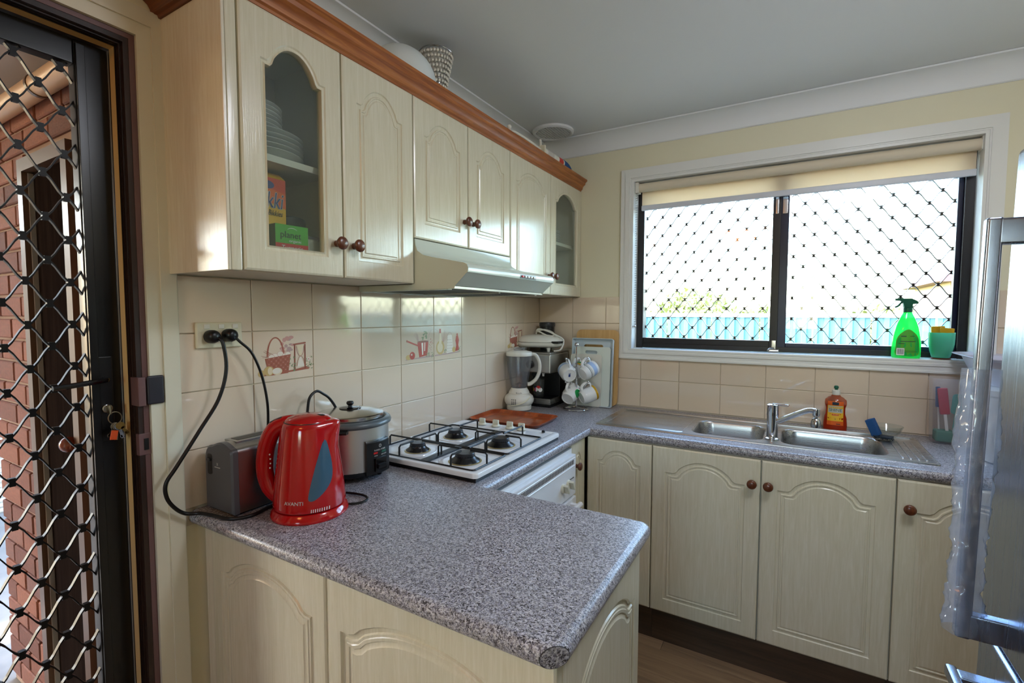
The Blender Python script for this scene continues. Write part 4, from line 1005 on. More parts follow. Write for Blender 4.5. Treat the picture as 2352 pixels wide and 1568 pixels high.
for sg in (-1, 1):
    b = B(); b.loft([[(p[0]*1.01, sg*(tl2-.017), p[1]) for p in tprof(-.0008, th)], [(p[0]*1.01, sg*(tl2-.004), p[1]) for p in tprof(-.0008, th)], [(p[0], sg*tl2, p[1]) for p in tprof(.004, th)]], (1, 1)); b.obj('end_panel', 'toaster_grey', ts, 30)
b = B(); b.prism(rrect(-.047, -.026, .095, .148, .006, 3), 'xz', -tl2-.0006, -tl2+.002); lv = b.obj('lever_slot', 'black_plastic', ts)
B().box(-.045, -.028, -tl2-.006, -tl2, .130, .137, .002).obj('lever', 'charcoal_plastic', lv)
b = B(); b.text('X', .010, lambda u, v, w: (-.002+u, -tl2-.0004-w, .122+v)); b.box(-.014, .010, -tl2-.0008, -tl2, .1165, .1182); b.obj('emblem', 'grey_print', ts, 0)
b = B(); b.prism(rrect(-.018, .036, th+.0, th+.001, .0003, 1), 'xz', -tl2+.035, tl2-.035); b.obj('slot_frame', 'black_plastic', ts, 0)
B().box(-.021, .033, -tl2+.030, tl2-.030, th+.006, th+.0115, .001).obj('slot_rim', 'steel_y', ts)
B().box(-.010, .022, -tl2+.04, tl2-.04, th+.009, th+.0122).obj('bread_slot', 'black_plastic', ts, 0)
b = B(); b.sphere((tw2, .03, .062), .022, 20, 12, (.35, 1.5, .75)); b.obj('browning_control', 'black_plastic', ts)
B().box(-tw2+.008, tw2-.008, -tl2+.012, tl2-.012, 0, .0065).obj('foot_base', 'black_plastic', ts, 0)

# ------------------------------------------------------------------ rice cooker
rc = thing('rice_cooker', 'round stainless rice cooker with grey rim and black control panel', 'rice cooker', (.132, -1.556, ZC))
rr_ = .116
B().lathe([(.0, .016), (.108, .016), (.113, .020), (.1155, .030), (rr_, .034)], n=48).obj('base_ring', 'black_plastic', rc, 50)
B().lathe([(rr_, .033), (rr_, .168)], n=64).obj('body', 'steel_v', rc, 60)
B().lathe([(rr_, .162), (.124, .166), (.1255, .172), (.122, .180), (.112, .184), (.106, .182), (.102, .174)], n=64).obj('rim', 'rim_grey', rc, 50)
B().lathe([(.1015, .176), (.1015, .194), (.0985, .197), (.06, .206), (.03, .209), (0, .210)], n=64).obj('lid', 'steel_plain', rc, 35)
B().lathe([(.033, .2075), (.033, .211), (.024, .213), (0, .2135)], n=32).obj('lid_plate', 'black_gloss', rc, 50)
B().lathe([(.007, .2125), (.006, .218), (.010, .221), (.0115, .226), (.009, .231), (0, .232)], n=20).obj('lid_knob', 'black_plastic', rc, 60)
for k in range(4): a = k*PI/2+.5; B().cyl((.09*math.cos(a), .09*math.sin(a), 0), (.09*math.cos(a), .09*math.sin(a), .018), .008, .010, 12).obj('foot', 'black_plastic', rc)
for a in (1.75, -.95):
    b = B(); b.T = Matrix.Rotation(a, 4, 'Z'); b.prism([(.119, .155), (.146, .158), (.146, .163), (.119, .168)], 'xz', -.022, .022); b.obj('side_handle', 'black_plastic', rc)
cp = B(); cp.loft([[((rr_+o_)*math.cos(a), (rr_+o_)*math.sin(a), z) for a in [math.radians(-21+42*k/8) for k in range(9)]] for o_, z in ((0, .022), (.012, .024), (.012, .118), (.008, .124), (0, .126))], (1, 1), False)
for sg in (-21, 21):
    a = math.radians(sg); cp.f([cp.v(((rr_+o_)*math.cos(a), (rr_+o_)*math.sin(a), z)) for o_, z in ((0, .022), (.012, .024), (.012, .118), (.008, .124), (0, .126))])
co = cp.obj('control_panel', 'black_plastic', rc, 40)
def cps(u, v, w=0): a = u/.128; return ((.1285+w)*math.cos(a), (.1285+w)*math.sin(a), v)
b = B(); b.text('RUSSELL HOBBS', .0062, lambda u, v, w: cps(u, .094+v, w)); b.text('COOK', .0042, lambda u, v, w: cps(u-.016, .078+v, w)); b.text('KEEP WARM', .0042, lambda u, v, w: cps(u+.016, .078+v, w)); b.obj('lettering', 'grey_print', co, 0)
b = B()
for k in range(12): a = 2*PI*k/12; q = [cps(.005*math.cos(a), .108+.005*math.sin(a)), cps(.0055*math.cos(a+.35), .108+.0055*math.sin(a+.35)), cps(.002*math.cos(a+.2), .108+.002*math.sin(a+.2))]; b.f([b.v(p) for p in q])
b.obj('emblem', 'grey_print', co, 0)
b = B(); b.f([b.v(cps(*p)) for p in ((-.024, .085), (-.010, .085), (-.010, .0905), (-.024, .0905))]); b.obj('red_lamp', 'red_print', co, 0)
b = B(); b.f([b.v(cps(*p)) for p in ((.006, .085), (.026, .085), (.026, .0905), (.006, .0905))]); b.obj('green_lamp', 'green_dark', co, 0)
b = B(); b.T = Matrix.Translation((.1285, 0, .052)); b.box(-.004, .004, -.022, .022, -.020, .020, .002); b.obj('switch_well', 'black_gloss', co)
b = B(); b.T = Matrix.Translation((.134, 0, .048)) @ Matrix.Rotation(.3, 4, 'Y'); b.box(-.005, .005, -.016, .016, -.006, .006, .002); b.obj('cook_switch', 'black_plastic', co)
b = B(); b.tube(crom([(-.075, -.094, .06), (-.080, -.100, .14), (-.079, -.095, .212), (-.080, -.085, .249), (-.080, -.060, .264), (-.080, -.036, .252), (-.082, -.010, .232), (-.086, .02, .19), (-.095, .05, .12)], 6), .0042, 8); b.obj('power_cord', 'cord_black', rc)

# ------------------------------------------------------------------ power outlet, plugs and leads
po = thing('power_outlet', 'cream double power outlet with three rocker switches on the tiles', 'outlet', (.007, -1.885, 1.344))
B().box(0, .010, -.0595, .0595, -.034, .034, .004, 3).obj('plate', 'cream_plastic', po)
for y in (-.034, .003, .040): B().box(.009, .0125, y-.0075, y+.0075, .017, .029, .002).obj('rocker', 'white_plastic', po)
b = B()
for y in (-.03, .03):
    for dy, dz, a in ((-.006, .004, .5), (.006, .004, -.5), (0, -.008, 0)):
        b.T = Matrix.Translation((.0101, y+dy, -.008+dz)) @ Matrix.Rotation(a, 4, 'X'); b.box(-.0002, .0002, -.0010, .0010, -.004, .004)
b.obj('sockets', 'black_plastic', po, 0)
def lead(name, label, plug, axis, pts, r):
    t = thing(name, label, 'power lead', plug)
    b = B(); b.turned(plug, axis, [(.0165, 0), (.0175, .004), (.0175, .016), (.015, .024), (.010, .028), (.001, .029)], 20); b.obj('plug', 'black_plastic', t, 50, world=True)
    P_ = crom(pts, 8); b = B(); b.tube(P_[:5], .006, 8); b.obj('strain_relief', 'black_plastic', t, 60, world=True)
    b = B(); b.tube(P_, r, 10); b.obj('cable', 'cord_black', t, 60, world=True)
lead('toaster_lead', 'black power lead looping down to the toaster', (.0172, -1.913, 1.341), (1, .15, 0), [(.038, -1.905, 1.338), (.052, -1.898, 1.324), (.058, -1.895, 1.255), (.058, -1.917, 1.180), (.057, -1.966, 1.107), (.056, -2.018, 1.033), (.054, -2.042, .997), (.050, -2.040, .962), (.040, -2.020, .928), (.040, -1.996, .9045), (.058, -1.972, .9005), (.10, -1.9615, .900), (.155, -1.952, .900), (.182, -1.915, .900), (.170, -1.86, .900), (.163, -1.80, .900), (.157, -1.75, .902)], .0045)
lead('kettle_lead', 'black power lead dropping straight behind the toaster', (.0172, -1.868, 1.343), (1, .2, 0), [(.034, -1.858, 1.340), (.043, -1.848, 1.325), (.046, -1.818, 1.293), (.045, -1.791, 1.230), (.043, -1.775, 1.153), (.032, -1.767, 1.086), (.018, -1.764, 1.02), (.015, -1.755, .94), (.015, -1.720, .9005), (.02, -1.69, .9005)], .0036)

# ------------------------------------------------------------------ tray
ty = thing('wooden_tray', 'orange patchwork wood serving tray beside the cooktop', 'tray', (.198, -.640, ZC+.0005), math.radians(2))
b = B(); R = []
for ins, z in ((.022, 0), (.012, .004), (.002, .017), (0, .019), (.003, .020), (.008, .016), (.018, .006), (.028, .004)):
    R.append([(p[0], p[1], z) for p in rrect(-.182+ins, .182-ins, -.132+ins, .132-ins, .035, 6)])
b.loft(R, (1, 1)); b.obj('tray_body', 'tray_wood', ty, 50)

# ------------------------------------------------------------------ blender
bl = thing('jug_blender', 'white jug blender with clear ribbed jug and looped handle', 'blender', (.084, -.388, ZC+.0005), math.radians(28))
B().lathe([(0, .004), (.064, .004), (.065, .010), (.065, .024), (.062, .026), (.070, .032), (.077, .045), (.078, .058), (.073, .074), (.060, .084), (.054, .088)], n=40).obj('motor_base', 'white_plastic', bl, 50)
for k in range(3): a = k*2.1; B().cyl((.05*math.cos(a), .05*math.sin(a), 0), (.05*math.cos(a), .05*math.sin(a), .005), .008, n=10).obj('foot', 'black_plastic', bl)
B().lathe([(.054, .087), (.056, .090), (.052, .100), (.044, .112), (.041, .118)], n=40).obj('collar', 'white_plastic', bl, 50)
b = B(); R = []
for r, z in ((.040, .118), (.043, .130), (.050, .165), (.058, .21), (.064, .255), (.066, .292)):
    R.append([(r*(1+.035*math.cos(10*a))*math.cos(a), r*(1+.035*math.cos(10*a))*math.sin(a), z) for a in [2*PI*k/80 for k in range(80)]])
b.loft(R, (0, 0)); R2 = [[(p[0]*.95, p[1]*.95, p[2]) for p in r_] for r_ in R]; b.loft(R2, (1, 0)); b.obj('jug', 'jug_plastic', bl, 60)
B().lathe([(.068, .286), (.070, .290), (.070, .302), (.066, .307), (.036, .314), (.034, .312)], n=40, cap=(1, 1)).obj('lid', 'white_plastic', bl, 40)
B().lathe([(.029, .305), (.030, .328), (.027, .330), (.026, .322), (0, .322)], n=28).obj('lid_cap', 'jug_plastic', bl, 40)
b = B(); b.tube(crom([(.062, -.006, .294), (.088, -.008, .288), (.106, -.009, .250), (.106, -.009, .205), (.090, -.008, .165), (.062, -.006, .140), (.046, -.004, .136)], 6), .0085, 10, flat=1.3); b.obj('handle', 'white_plastic', bl, 60)
b = B(); b.lathe([(.006, .12), (.006, .135), (.012, .138), (.002, .146)], n=12); b.box(-.022, .022, -.004, .004, .134, .136); b.obj('blades', 'dull_chrome', bl)
b = B()
for k in range(3):
    for j in range(5): a = -2.05+k*.13; b.T = Matrix.Rotation(a, 4, 'Z'); b.box(.0765, .0778, -.003, .003, .038+j*.006, .041+j*.006)
b.obj('vents', 'dark_inside', bl, 0)
b = B(); b.tube(crom([(.0395+.02, -.049, .074), (.03, -.077, .052), (.0, -.080, .040), (-.035, -.073, .032), (-.055, -.055, .026)], 5), .0028, 6); b.obj('power_cord', 'cream_plastic', bl)
b = B(); b.text('Breville', .011, lambda u, v, w: (.0545*math.sin(u/.0545)+0, -.0550*math.cos(u/.0545)-w, .091+v), shear=.2); b.obj('lettering', 'line_black', bl, 0)

# ------------------------------------------------------------------ coffee machine and what stands on it
cf = thing('coffee_machine', 'steel and black espresso coffee machine in the corner', 'coffee machine', (.125, -.150, ZC+.0005))
B().box(-.085, .085, .0, .118, .0, .20, .004).obj('back_body', 'black_plastic', cf)
B().box(-.085, .085, -.122, .118, .0, .016, .003).obj('foot_base', 'black_plastic', cf)
B().box(-.084, .086, -.123, .0, .016, .046, .003).obj('drip_tray', 'steel_h', cf)
B().box(-.078, .080, -.117, -.004, .0455, .049, .001).obj('drip_grid', 'black_plastic', cf)
B().box(-.086, .086, -.123, .119, .185, .288, .008, 3).obj('head', 'steel_v', cf)
B().box(-.083, .083, -.120, .116, .286, .298, .005, 3).obj('warming_shelf', 'steel_h', cf)
b = B(); b.turned((-.035, -.124, .230), (0, -1, 0), [(.022, 0), (.022, .010), (.019, .014), (.001, .0145)], 20); b.obj('steam_dial', 'black_plastic', cf)
B().cyl((.0, -.075, .185), (.0, -.075, .165), .030, n=24).box(-.030, .030, -.12, -.10, .168, .186, .003).obj('group_head', 'black_plastic', cf)
B().lathe([(.006, .168), (.006, .176), (.010, .185)], (.036, -.108, 0), 12, cap=(1, 0)).obj('steam_tip', 'white_plastic', cf)
tg = thing('drinking_glass', 'clear tumbler with coloured dots on the coffee machine drip tray', 'glass', (.118, -.225, ZC+.050))
B().lathe([(0, .001), (.026, .001), (.028, .004), (.033, .095), (.0315, .095), (.027, .010), (0, .010)], n=32).obj('tumbler', 'clear_glass', tg, 50)
for k, (a, z, m1) in enumerate([(-1.95, .050, 'navy_print'), (-1.6, .042, 'pink_print'), (-1.2, .052, 'red_print'), (-.85, .040, 'white_print'), (-2.4, .042, 'yellow_print')]):
    b = B(); c_ = lambda u, v: ((.0325)*math.cos(a+u/.031), .0325*math.sin(a+u/.031), z+v)
    b.f([b.v(c_(.0115*math.cos(q), .0115*math.sin(q))) for q in [2*PI*j/20 for j in range(20)]])
    if m1 == 'pink_print': b.f([b.v((p[0]*1.006, p[1]*1.006, p[2])) for p in [c_(.0115*math.cos(q), .0115*math.sin(q)) for q in [-PI/2+PI*j/10 for j in range(11)]]], 1)
    b.obj('dot', [m1, 'white_print'], tg, 0)
sp_ = thing('sandwich_press', 'white sandwich press with wound cord on top of the coffee machine', 'sandwich press', (.105, -.185, ZC+.2995), math.radians(12))
def pod(z0, z1, grow):
    R = []
    for t, s_ in ((0, .86), (.25, .97), (.5, 1), (.75, .97), (1, .80)) if grow else ((0, .80), (.3, .96), (.6, 1), (1, 1)):
        R.append([(.135*s_*math.copysign(abs(math.cos(a))**.8, math.cos(a)), .085*s_*math.copysign(abs(math.sin(a))**.8, math.sin(a)), z0+(z1-z0)*t) for a in [2*PI*k/48 for k in range(48)]])
    return R
b = B(); b.loft(pod(.022, .050, False), (1, 1)); b.obj('lower_shell', 'white_plastic', sp_, 50)
b = B(); R = []
for t, s_ in ((0, 1), (.3, .99), (.6, .90), (.85, .68), (1, .35)):
    R.append([(.135*s_*math.cos(a), .085*s_*math.sin(a), .052+.040*t) for a in [2*PI*k/48 for k in range(48)]])
b.loft(R, (1, 1)); b.obj('upper_shell', 'white_plastic', sp_, 60)
b = B(); b.T = Matrix.Rotation(math.radians(-14), 4, 'Z'); b.box(.095, .137, -.05, .02, .046, .058, .003); b.obj('latch', 'black_plastic', sp_)
for x, y in ((-.08, -.03), (.06, -.05), (-.08, .035), (.06, .04)): B().cyl((x, y, .0), (x, y, .026), .008, .012, 12).obj('foot', 'white_plastic', sp_)
b = B(); b.tube(crom([(-.03, .02, .092), (-.01, -.01, .122), (.05, -.03, .112), (.10, -.035, .090), (.136, -.035, .07), (.138, -.03, .045), (.125, -.045, .012), (.09, -.05, .004)], 6), .0045, 8); b.tube(crom([(-.025, .015, .110), (.0, -.02, .108), (.05, -.04, .088), (.08, -.03, .086), (.07, .0, .104), (.02, .02, .118)], 6, True), .0045, 8, True); b.obj('power_cord', 'white_plastic', sp_, 60)
cn = thing('black_canister', 'tall black plastic canister behind the sandwich press', 'canister', (.085, -.058, ZC+.2995))
B().lathe([(0, 0), (.040, 0), (.042, .004), (.043, .142), (.040, .146)], n=32).obj('canister_body', 'black_plastic', cn, 50)
B().lathe([(.045, .134), (.046, .138), (.046, .152), (.043, .158), (0, .160)], n=32).obj('lid', 'charcoal_plastic', cn, 50)
# ------------------------------------------------------------------ boards leaning on the window wall
def lean(name, label, cat, x0, x1, ybot, h, tilt, builder, mats):
    t = thing(name, label, cat, ((x0+x1)/2, ybot, ZC+.0008), 0, 'boards leaning on the window wall', rx=-math.radians(tilt)); return t
lb = lean('chopping_board', 'pale wooden chopping board at the back of the leaning boards', 'board', .265, .505, -.050, .42, 3.0, None, None)
b = B(); b.prism(rrect(-.122, .122, .001, .418, .028, 5), 'xz', -.009, .009); b.obj('board_body', 'board_wood', lb, 40)
lt = lean('plastic_tray', 'pale blue rectangular tray leaning upright against the chopping board', 'tray', .268, .49, -.092, .37, 3.6, None, None)
b = B(); b.prism(rrect(-.115, .115, .001, .368, .006, 2), 'xz', -.004, 0.0, holes=[rrect(-.055, .055, .318, .338, .009, 3)]); b.obj('tray_base', 'tray_blue_white', lt, 0)
b = B(); b.loft([[(p[0], -.004, p[1]) for p in rrect(-.115, .115, .001, .368, .006, 2)], [(p[0], -.026, p[1]) for p in rrect(-.119, .119, -.0, .372, .008, 2)], [(p[0], -.026, p[1]) for p in rrect(-.115, .115, .004, .368, .007, 2)], [(p[0], -.004, p[1]) for p in rrect(-.111, .111, .005, .364, .005, 2)]], (0, 0)); b.obj('tray_rim', 'tray_blue_white', lt, 30)
l1 = lean('chopping_board', 'white plastic chopping board with a grip slot inside the upright tray', 'board', .29, .47, -.108, .33, 3.6, None, None)
b = B(); b.prism(rrect(-.103, .103, .004, .326, .014, 4), 'xz', -.005, .003, holes=[rrect(-.042, .028, .288, .306, .0088, 4)]); b.obj('board_body', 'pale_plastic', l1, 30)
l2 = lean('chopping_board', 'smaller off-white chopping board in front of the other boards', 'board', .28, .44, -.1195, .29, 3.2, None, None)
b = B(); b.prism(rrect(-.102, .078, .001, .285, .014, 4), 'xz', -.004, .004, holes=[rrect(-.03, .02, .250, .266, .0078, 4)]); b.obj('board_body', 'white_plastic', l2, 30)

# ------------------------------------------------------------------ mug tree
TX, TY = .345, -.235
mt = thing('mug_tree', 'chrome wire mug tree holding mugs beside the coffee machine', 'mug tree', (TX, TY, ZC))
b = B(); b.tube([(.062*math.cos(a), .062*math.sin(a), .0045) for a in [2*PI*k/40 for k in range(40)]], .004, 8, True); b.tube([(-.058, .0, .0045), (.0, 0, .012), (.054, .022, .0045)], .0035, 8); b.obj('base_ring', 'chrome', mt)
b = B(); b.tube([(0, 0, .008), (0, 0, .338)], .0042, 10); b.obj('pole', 'chrome', mt); B().sphere((0, 0, .345), .0115, 16, 10).obj('finial', 'chrome', mt)
Rv, Tv = Vector((.863, .505, 0)), Vector((.505, -.863, 0))
def hook(d, z, ln=.062):
    d = Vector(d).normalized(); p = [Vector((0, 0, z-.012)), d*.018+Vector((0, 0, z-.020)), d*(ln*.6)+Vector((0, 0, z-.012)), d*ln+Vector((0, 0, z+.022))]
    b = B(); b.tube(crom(p, 5), .0024, 8); b.sphere(p[-1], .0062, 12, 8); b.obj('hook', 'chrome', mt, 60)
HK = [(-Rv*.9+Tv*.35, .250), (Rv*.85+Tv*.4, .255), (-Rv*.95+Tv*.35, .128), (Rv*.95+Tv*.30, .128), (Rv*.1-Tv, .25), (Rv*.2-Tv, .12)]
for d, z in HK: hook(d, z)
def mug(label, hk, out, decor, h=.088, r=.040, axis=None, lift=0.0):
    d, z = HK[hk]; d = Vector(d).normalized(); hp_ = Vector((TX, TY, ZC))+d*.047+Vector((0, 0, z+.010+lift))
    ax = Vector(axis).normalized()             # from foot to mouth
    hd_ = (Vector((0, 0, 1))-ax*ax.z).normalized(); sd2 = ax.cross(hd_)
    t = thing('mug', label, 'mug', (0, 0, 0), 0, 'mugs on the mug tree')
    m = Matrix((hd_, sd2, ax)).transposed().to_4x4()
    m.translation = hp_-hd_*(r+.022)-ax*(h*.52); t.matrix_basis = m
    B().lathe([(0, .003), (r*.70, .003), (r*.72, 0), (r*.80, 0), (r*.86, .006), (r, .022), (r, h), (r-.002, h+.001), (r-.004, h), (r-.004, .012), (0, .009)], n=36).obj('cup', 'white_ceramic', t, 50)
    b = B(); b.tube(crom([(r-.002, 0, h*.82), (r+.016, 0, h*.84), (r+.026, 0, h*.62), (r+.025, 0, h*.42), (r+.014, 0, h*.22), (r-.002, 0, h*.20)], 5), .0048, 8, flat=1.5); b.obj('handle', 'white_ceramic', t, 60)
    for (z0, z1, m_) in decor: B().lathe([(r+.0003, z0), (r+.0006, (z0+z1)/2), (r+.0003, z1)], n=36).obj('band', m_, t, 60)
    return t
mug('white mug hanging with its stamped base towards the room', 0, None, [(.060, .080, 'mug_blue')], axis=-Tv*.9-Rv*.15+Vector((0, 0, .25)), r=.043, h=.085)
m2_ = mug('white mug with black lines and pale blue band', 1, None, [(.028, .031, 'line_black'), (.036, .0375, 'line_black'), (.050, .074, 'mug_blue')], axis=Rv*.75-Tv*.5+Vector((0, 0, .38)))
mug('white mug with a large green dot on the lower hook', 2, None, [], axis=Rv*.45-Tv*.65-Vector((0, 0, -.45)), r=.042)
mug('white mug with a yellow band at the rim', 3, None, [(.072, .084, 'mug_yellow')], axis=Rv*.85-Tv*.3+Vector((0, 0, .30)), h=.085)
mug('mug hidden behind the pole showing a yellow and green band', 4, None, [(.040, .055, 'mug_yellow'), (.056, .070, 'mug_green')], axis=Rv*.5-Tv*.5+Vector((0, 0, .3)))
# stamp and dot
for o in [q for q in COL.objects if q.name.startswith('mug') and q.type == 'EMPTY']:
    if 'stamped' in o.get('label', ''):
        b = B(); b.box(-.008, .008, -.006, .004, .0021, .0029); b.box(.011, .013, -.006, .006, .0021, .0029); b.obj('stamp', 'blue_print', o, 0)
    if 'green dot' in o.get('label', ''):
        b = B(); r = .0424; lv_ = o.matrix_basis.to_3x3().transposed() @ (Tv*.75+Rv*.65); a_ = math.atan2(lv_.y, lv_.x); dp3 = lambda k, q: (r*math.cos(a_+.024*k*math.cos(q)/r), r*math.sin(a_+.024*k*math.cos(q)/r), .046+.024*k*math.sin(q)); b.loft([[dp3(k, 2*PI*j/28) for j in range(28)] for k in (.02, .25, .5, .75, 1)], (1, 0)); b.obj('dot', 'mug_green', o, 0)

# ------------------------------------------------------------------ sink side
dl = thing('dish_soap_bottle', 'orange dish soap bottle with green cap behind the sink', 'bottle', (1.500, -.070, ZC+.0005), math.radians(-4))
def wprof(z):
    P_ = [(0, .043), (.02, .044), (.05, .042), (.075, .036), (.095, .036), (.118, .041), (.132, .040), (.142, .030), (.150, .018), (.157, .013)]
    for (z0, a), (z1, c) in zip(P_, P_[1:]):
        if z0 <= z <= z1: t = (z-z0)/(z1-z0); t = t*t*(3-2*t); return a+(c-a)*t
    return .013
def bottle_rings(z0, z1, n=18, k=1.0, off=0): return [[((wprof(z)*k+off)*math.cos(a), (min(wprof(z)*.58, .024)*k+off)*math.sin(a), z) for a in [2*PI*j/32 for j in range(32)]] for z in [z0+(z1-z0)*i/n for i in range(n+1)]]
b = B(); b.loft(bottle_rings(0, .112), (1, 1)); b.obj('liquid_body', 'soap_orange', dl, 60)
b = B(); b.loft(bottle_rings(.112, .157, 10), (0, 1)); b.obj('clear_shoulder', 'soap_clear', dl, 60)
B().lathe([(.015, .155), (.0155, .157), (.0155, .174), (.013, .177), (0, .177)], n=24).obj('collar', 'white_plastic', dl, 40)
B().lathe([(.006, .176), (.006, .182), (.009, .184), (.0085, .192), (.005, .195), (0, .195)], n=20).obj('cap', 'green_dark', dl, 50)
def lab(pts, off):
    return [((p[0]), -(min(wprof(p[1])*.58, .024)+off)*math.sqrt(max(0, 1-(p[0]/(wprof(p[1])+off))**2)), p[1]) for p in pts]
def lpatch(b, x0, x1, z0, z1, off, mi, nx=8, nz=6, wav=0):
    g = [[b.v(lab([(x0+(x1-x0)*i/nx*1.0, z0+(z1-z0)*j/nz)], off)[0]) for i in range(nx+1)] for j in range(nz+1)]
    for j in range(nz):
        for i in range(nx): b.f([g[j][i], g[j][i+1], g[j+1][i+1], g[j+1][i]], mi)
b = B(); lpatch(b, -.029, .029, .024, .128, .0004, 0); lpatch(b, -.030, .030, .024, .042, .0007, 1); lpatch(b, -.029, .029, .110, .128, .0007, 1); lpatch(b, -.026, .026, .078, .108, .0008, 2); lpatch(b, -.012, .012, .112, .125, .001, 3, 3, 2); lpatch(b, -.020, .020, .070, .073, .001, 4, 4, 1); lpatch(b, -.013, .013, .066, .069, .001, 4, 4, 1); lpatch(b, .004, .019, .028, .031, .001, 3, 3, 1)
b.text('SHINE', .0175, lambda u, v, w: lab([(u, .084+v)], .0011+w)[0], mi=5); b.text('+', .012, lambda u, v, w: lab([(u, .047+v)], .0011+w)[0], mi=5)
b.obj('label_print', ['yellow_print', 'orange_print', 'grey_print', 'navy_print', 'red_print', 'green_text'], dl, 0)

gbw = thing('glass_bowl', 'small clear glass bowl on the drainer behind the blue cloth', 'bowl', (1.672, -.150, ZC+.0072))
B().lathe([(0, .001), (.024, .001), (.030, .004), (.043, .022), (.052, .046), (.0535, .047), (.052, .049), (.0495, .047), (.040, .024), (.026, .008), (0, .006)], n=36).obj('bowl_body', 'clear_glass', gbw, 60)
bs = thing('dish_brush', 'blue folded scrubbing cloth with bristles resting in the glass bowl', 'scrubber', (1.640, -.192, ZC+.0075), math.radians(-20))
b = B(); b.T = Matrix.Rotation(math.radians(-24), 4, 'Y'); b.box(-.014, .014, -.020, .020, .012, .080, .003); b.obj('handle_pad', 'blue_cloth', bs)
b = B(); rnd = random.Random(2)
b.box(-.014, .045, -.022, .022, .008, .014, .002)
for k in range(90): x, y = rnd.uniform(-.012, .046), rnd.uniform(-.022, .022); b.cyl((x, y, .009), (x+rnd.uniform(-.006, .010), y+rnd.uniform(-.006, .006), .0), .0009, n=4)
b.obj('bristles', 'navy_print', bs)
uc = thing('utensil_container', 'tall clear plastic container holding brushes beside the drainer', 'container', (1.855, -.105, ZC+.0005))
b = B(); b.loft([[(p[0]*k, p[1]*k, z) for p in rrect(-.045, .045, -.045, .045, .014, 4)] for k, z in ((.80, .001), (.84, .004), (1.0, .240), (1.06, .243), (1.08, .258), (1.03, .258))], (1, 0)); b.obj('tub', 'clear_plastic', uc, 40)
def inside(name, label, cat, loc, rx, ry, parts):
    t = thing(name, label, cat, loc, 0, None, rx, ry)
    for nm, bb, m_ in parts: bb.obj(nm, m_, t)
inside('scrub_brush', 'red handled brush in the utensil container', 'brush', (1.868, -.118, ZC+.01), 0, math.radians(-7), [('handle', B().box(-.016, .016, -.005, .005, .105, .21, .005, 3), 'tag_red'), ('stem', B().box(-.005, .005, -.003, .003, .005, .107, .002), 'white_plastic')])
inside('bottle_brush', 'blue handled bottle brush in the utensil container', 'brush', (1.845, -.095, ZC+.01), 0, math.radians(-3), [('handle', B().cyl((0, 0, .13), (0, 0, .21), .009, .007, 12), 'blue_cloth'), ('stem', B().cyl((0, 0, .005), (0, 0, .13), .003, n=8), 'white_plastic')])
inside('scoop', 'teal plastic scoop in the utensil container', 'scoop', (1.884, -.095, ZC+.01), 0, math.radians(4), [('blade', B().prism(rrect(-.016, .016, .105, .185, .012, 4), 'xz', -.002, .002), 'teal_plastic'), ('stem', B().box(-.004, .004, -.002, .002, .005, .108, .001), 'teal_plastic')])
inside('green_scourer', 'green scouring pad at the bottom of the utensil container', 'sponge', (1.856, -.105, ZC+.006), 0, 0, [('pad', B().box(-.030, .028, -.028, .026, .0, .045, .008, 3), 'green_sponge')])

wb_ = thing('bread_bin', 'white bread bin at the end of the worktop by the fridge', 'bin', (2.112, -.225, ZC+.0005))
b = B(); b.loft([[(p[0]*kx, p[1]*kx, z) for p in rrect(-.205, .205, -.185, .185, .045, 6)] for kx, z in ((.95, .001), (.98, .006), (1.0, .20), (1.0, .232))], (1, 1)); b.obj('bin_body', 'box_white', wb_, 40)
b = B(); b.loft([[(p[0]*kx, p[1]*kx, z) for p in rrect(-.207, .207, -.187, .187, .046, 6)] for kx, z in ((1.0, .230), (1.005, .234), (1.0, .250), (.97, .255))], (1, 1)); b.obj('lid', 'box_white', wb_, 40)
ba = thing('plastic_basin', 'pale lilac plastic basin standing on the bread bin', 'basin', (2.115, -.205, ZC+.2565))
b = B(); b.loft([[(p[0]*kx, p[1]*kx, z) for p in rrect(-.19, .19, -.165, .165, .06, 6)] for kx, z in ((.92, 0), (.94, .004), (1.12, .088), (1.26, .098), (1.26, .101), (1.09, .090), (.90, .010))], (1, 1)); b.obj('basin_body', 'lilac_white', ba, 40)

# ------------------------------------------------------------------ window sill
SZ = WZ0+.0105
sb_ = thing('spray_bottle', 'green trigger spray bottle on the window sill', 'bottle', (1.748, .030, SZ), math.radians(4))
def sprof(z):
    P_ = [(0, .048), (.01, .051), (.06, .0505), (.10, .046), (.125, .041), (.15, .034), (.172, .025), (.188, .0175), (.196, .0145)]
    for (z0, a), (z1, c) in zip(P_, P_[1:]):
        if z0 <= z <= z1: return a+(c-a)*(z-z0)/(z1-z0)
    return .0135
b = B(); b.loft([[(sprof(z)*math.cos(a), sprof(z)*.58*math.sin(a), z) for a in [2*PI*j/32 for j in range(32)]] for z in [0, .003]+[.01+.186*i/22 for i in range(23)]], (1, 1)); b.obj('bottle_body', 'green_bottle', sb_, 60)
def sl_(x, z, off): r = sprof(z)+off; return (x, -.58*r*math.sqrt(max(0, 1-(x/r)**2)), z)
b = B(); pts = crom([(-.036, .012, 0), (.034, .012, 0), (.040, .05, 0), (.034, .09, 0), (.010, .118, 0), (-.010, .118, 0), (-.034, .09, 0), (-.040, .05, 0)], 4, True)
cc_ = b.v(sl_(0, .06, .0008)); vv = [b.v(sl_(p.x, p.y, .0006)) for p in pts]; mm = [b.v(sl_(p.x*.5, .06+(p.y-.06)*.5, .0008)) for p in pts]
for i in range(len(vv)): j = (i+1) % len(vv); b.f([vv[i], vv[j], mm[j], mm[i]]); b.f([mm[i], mm[j], cc_])
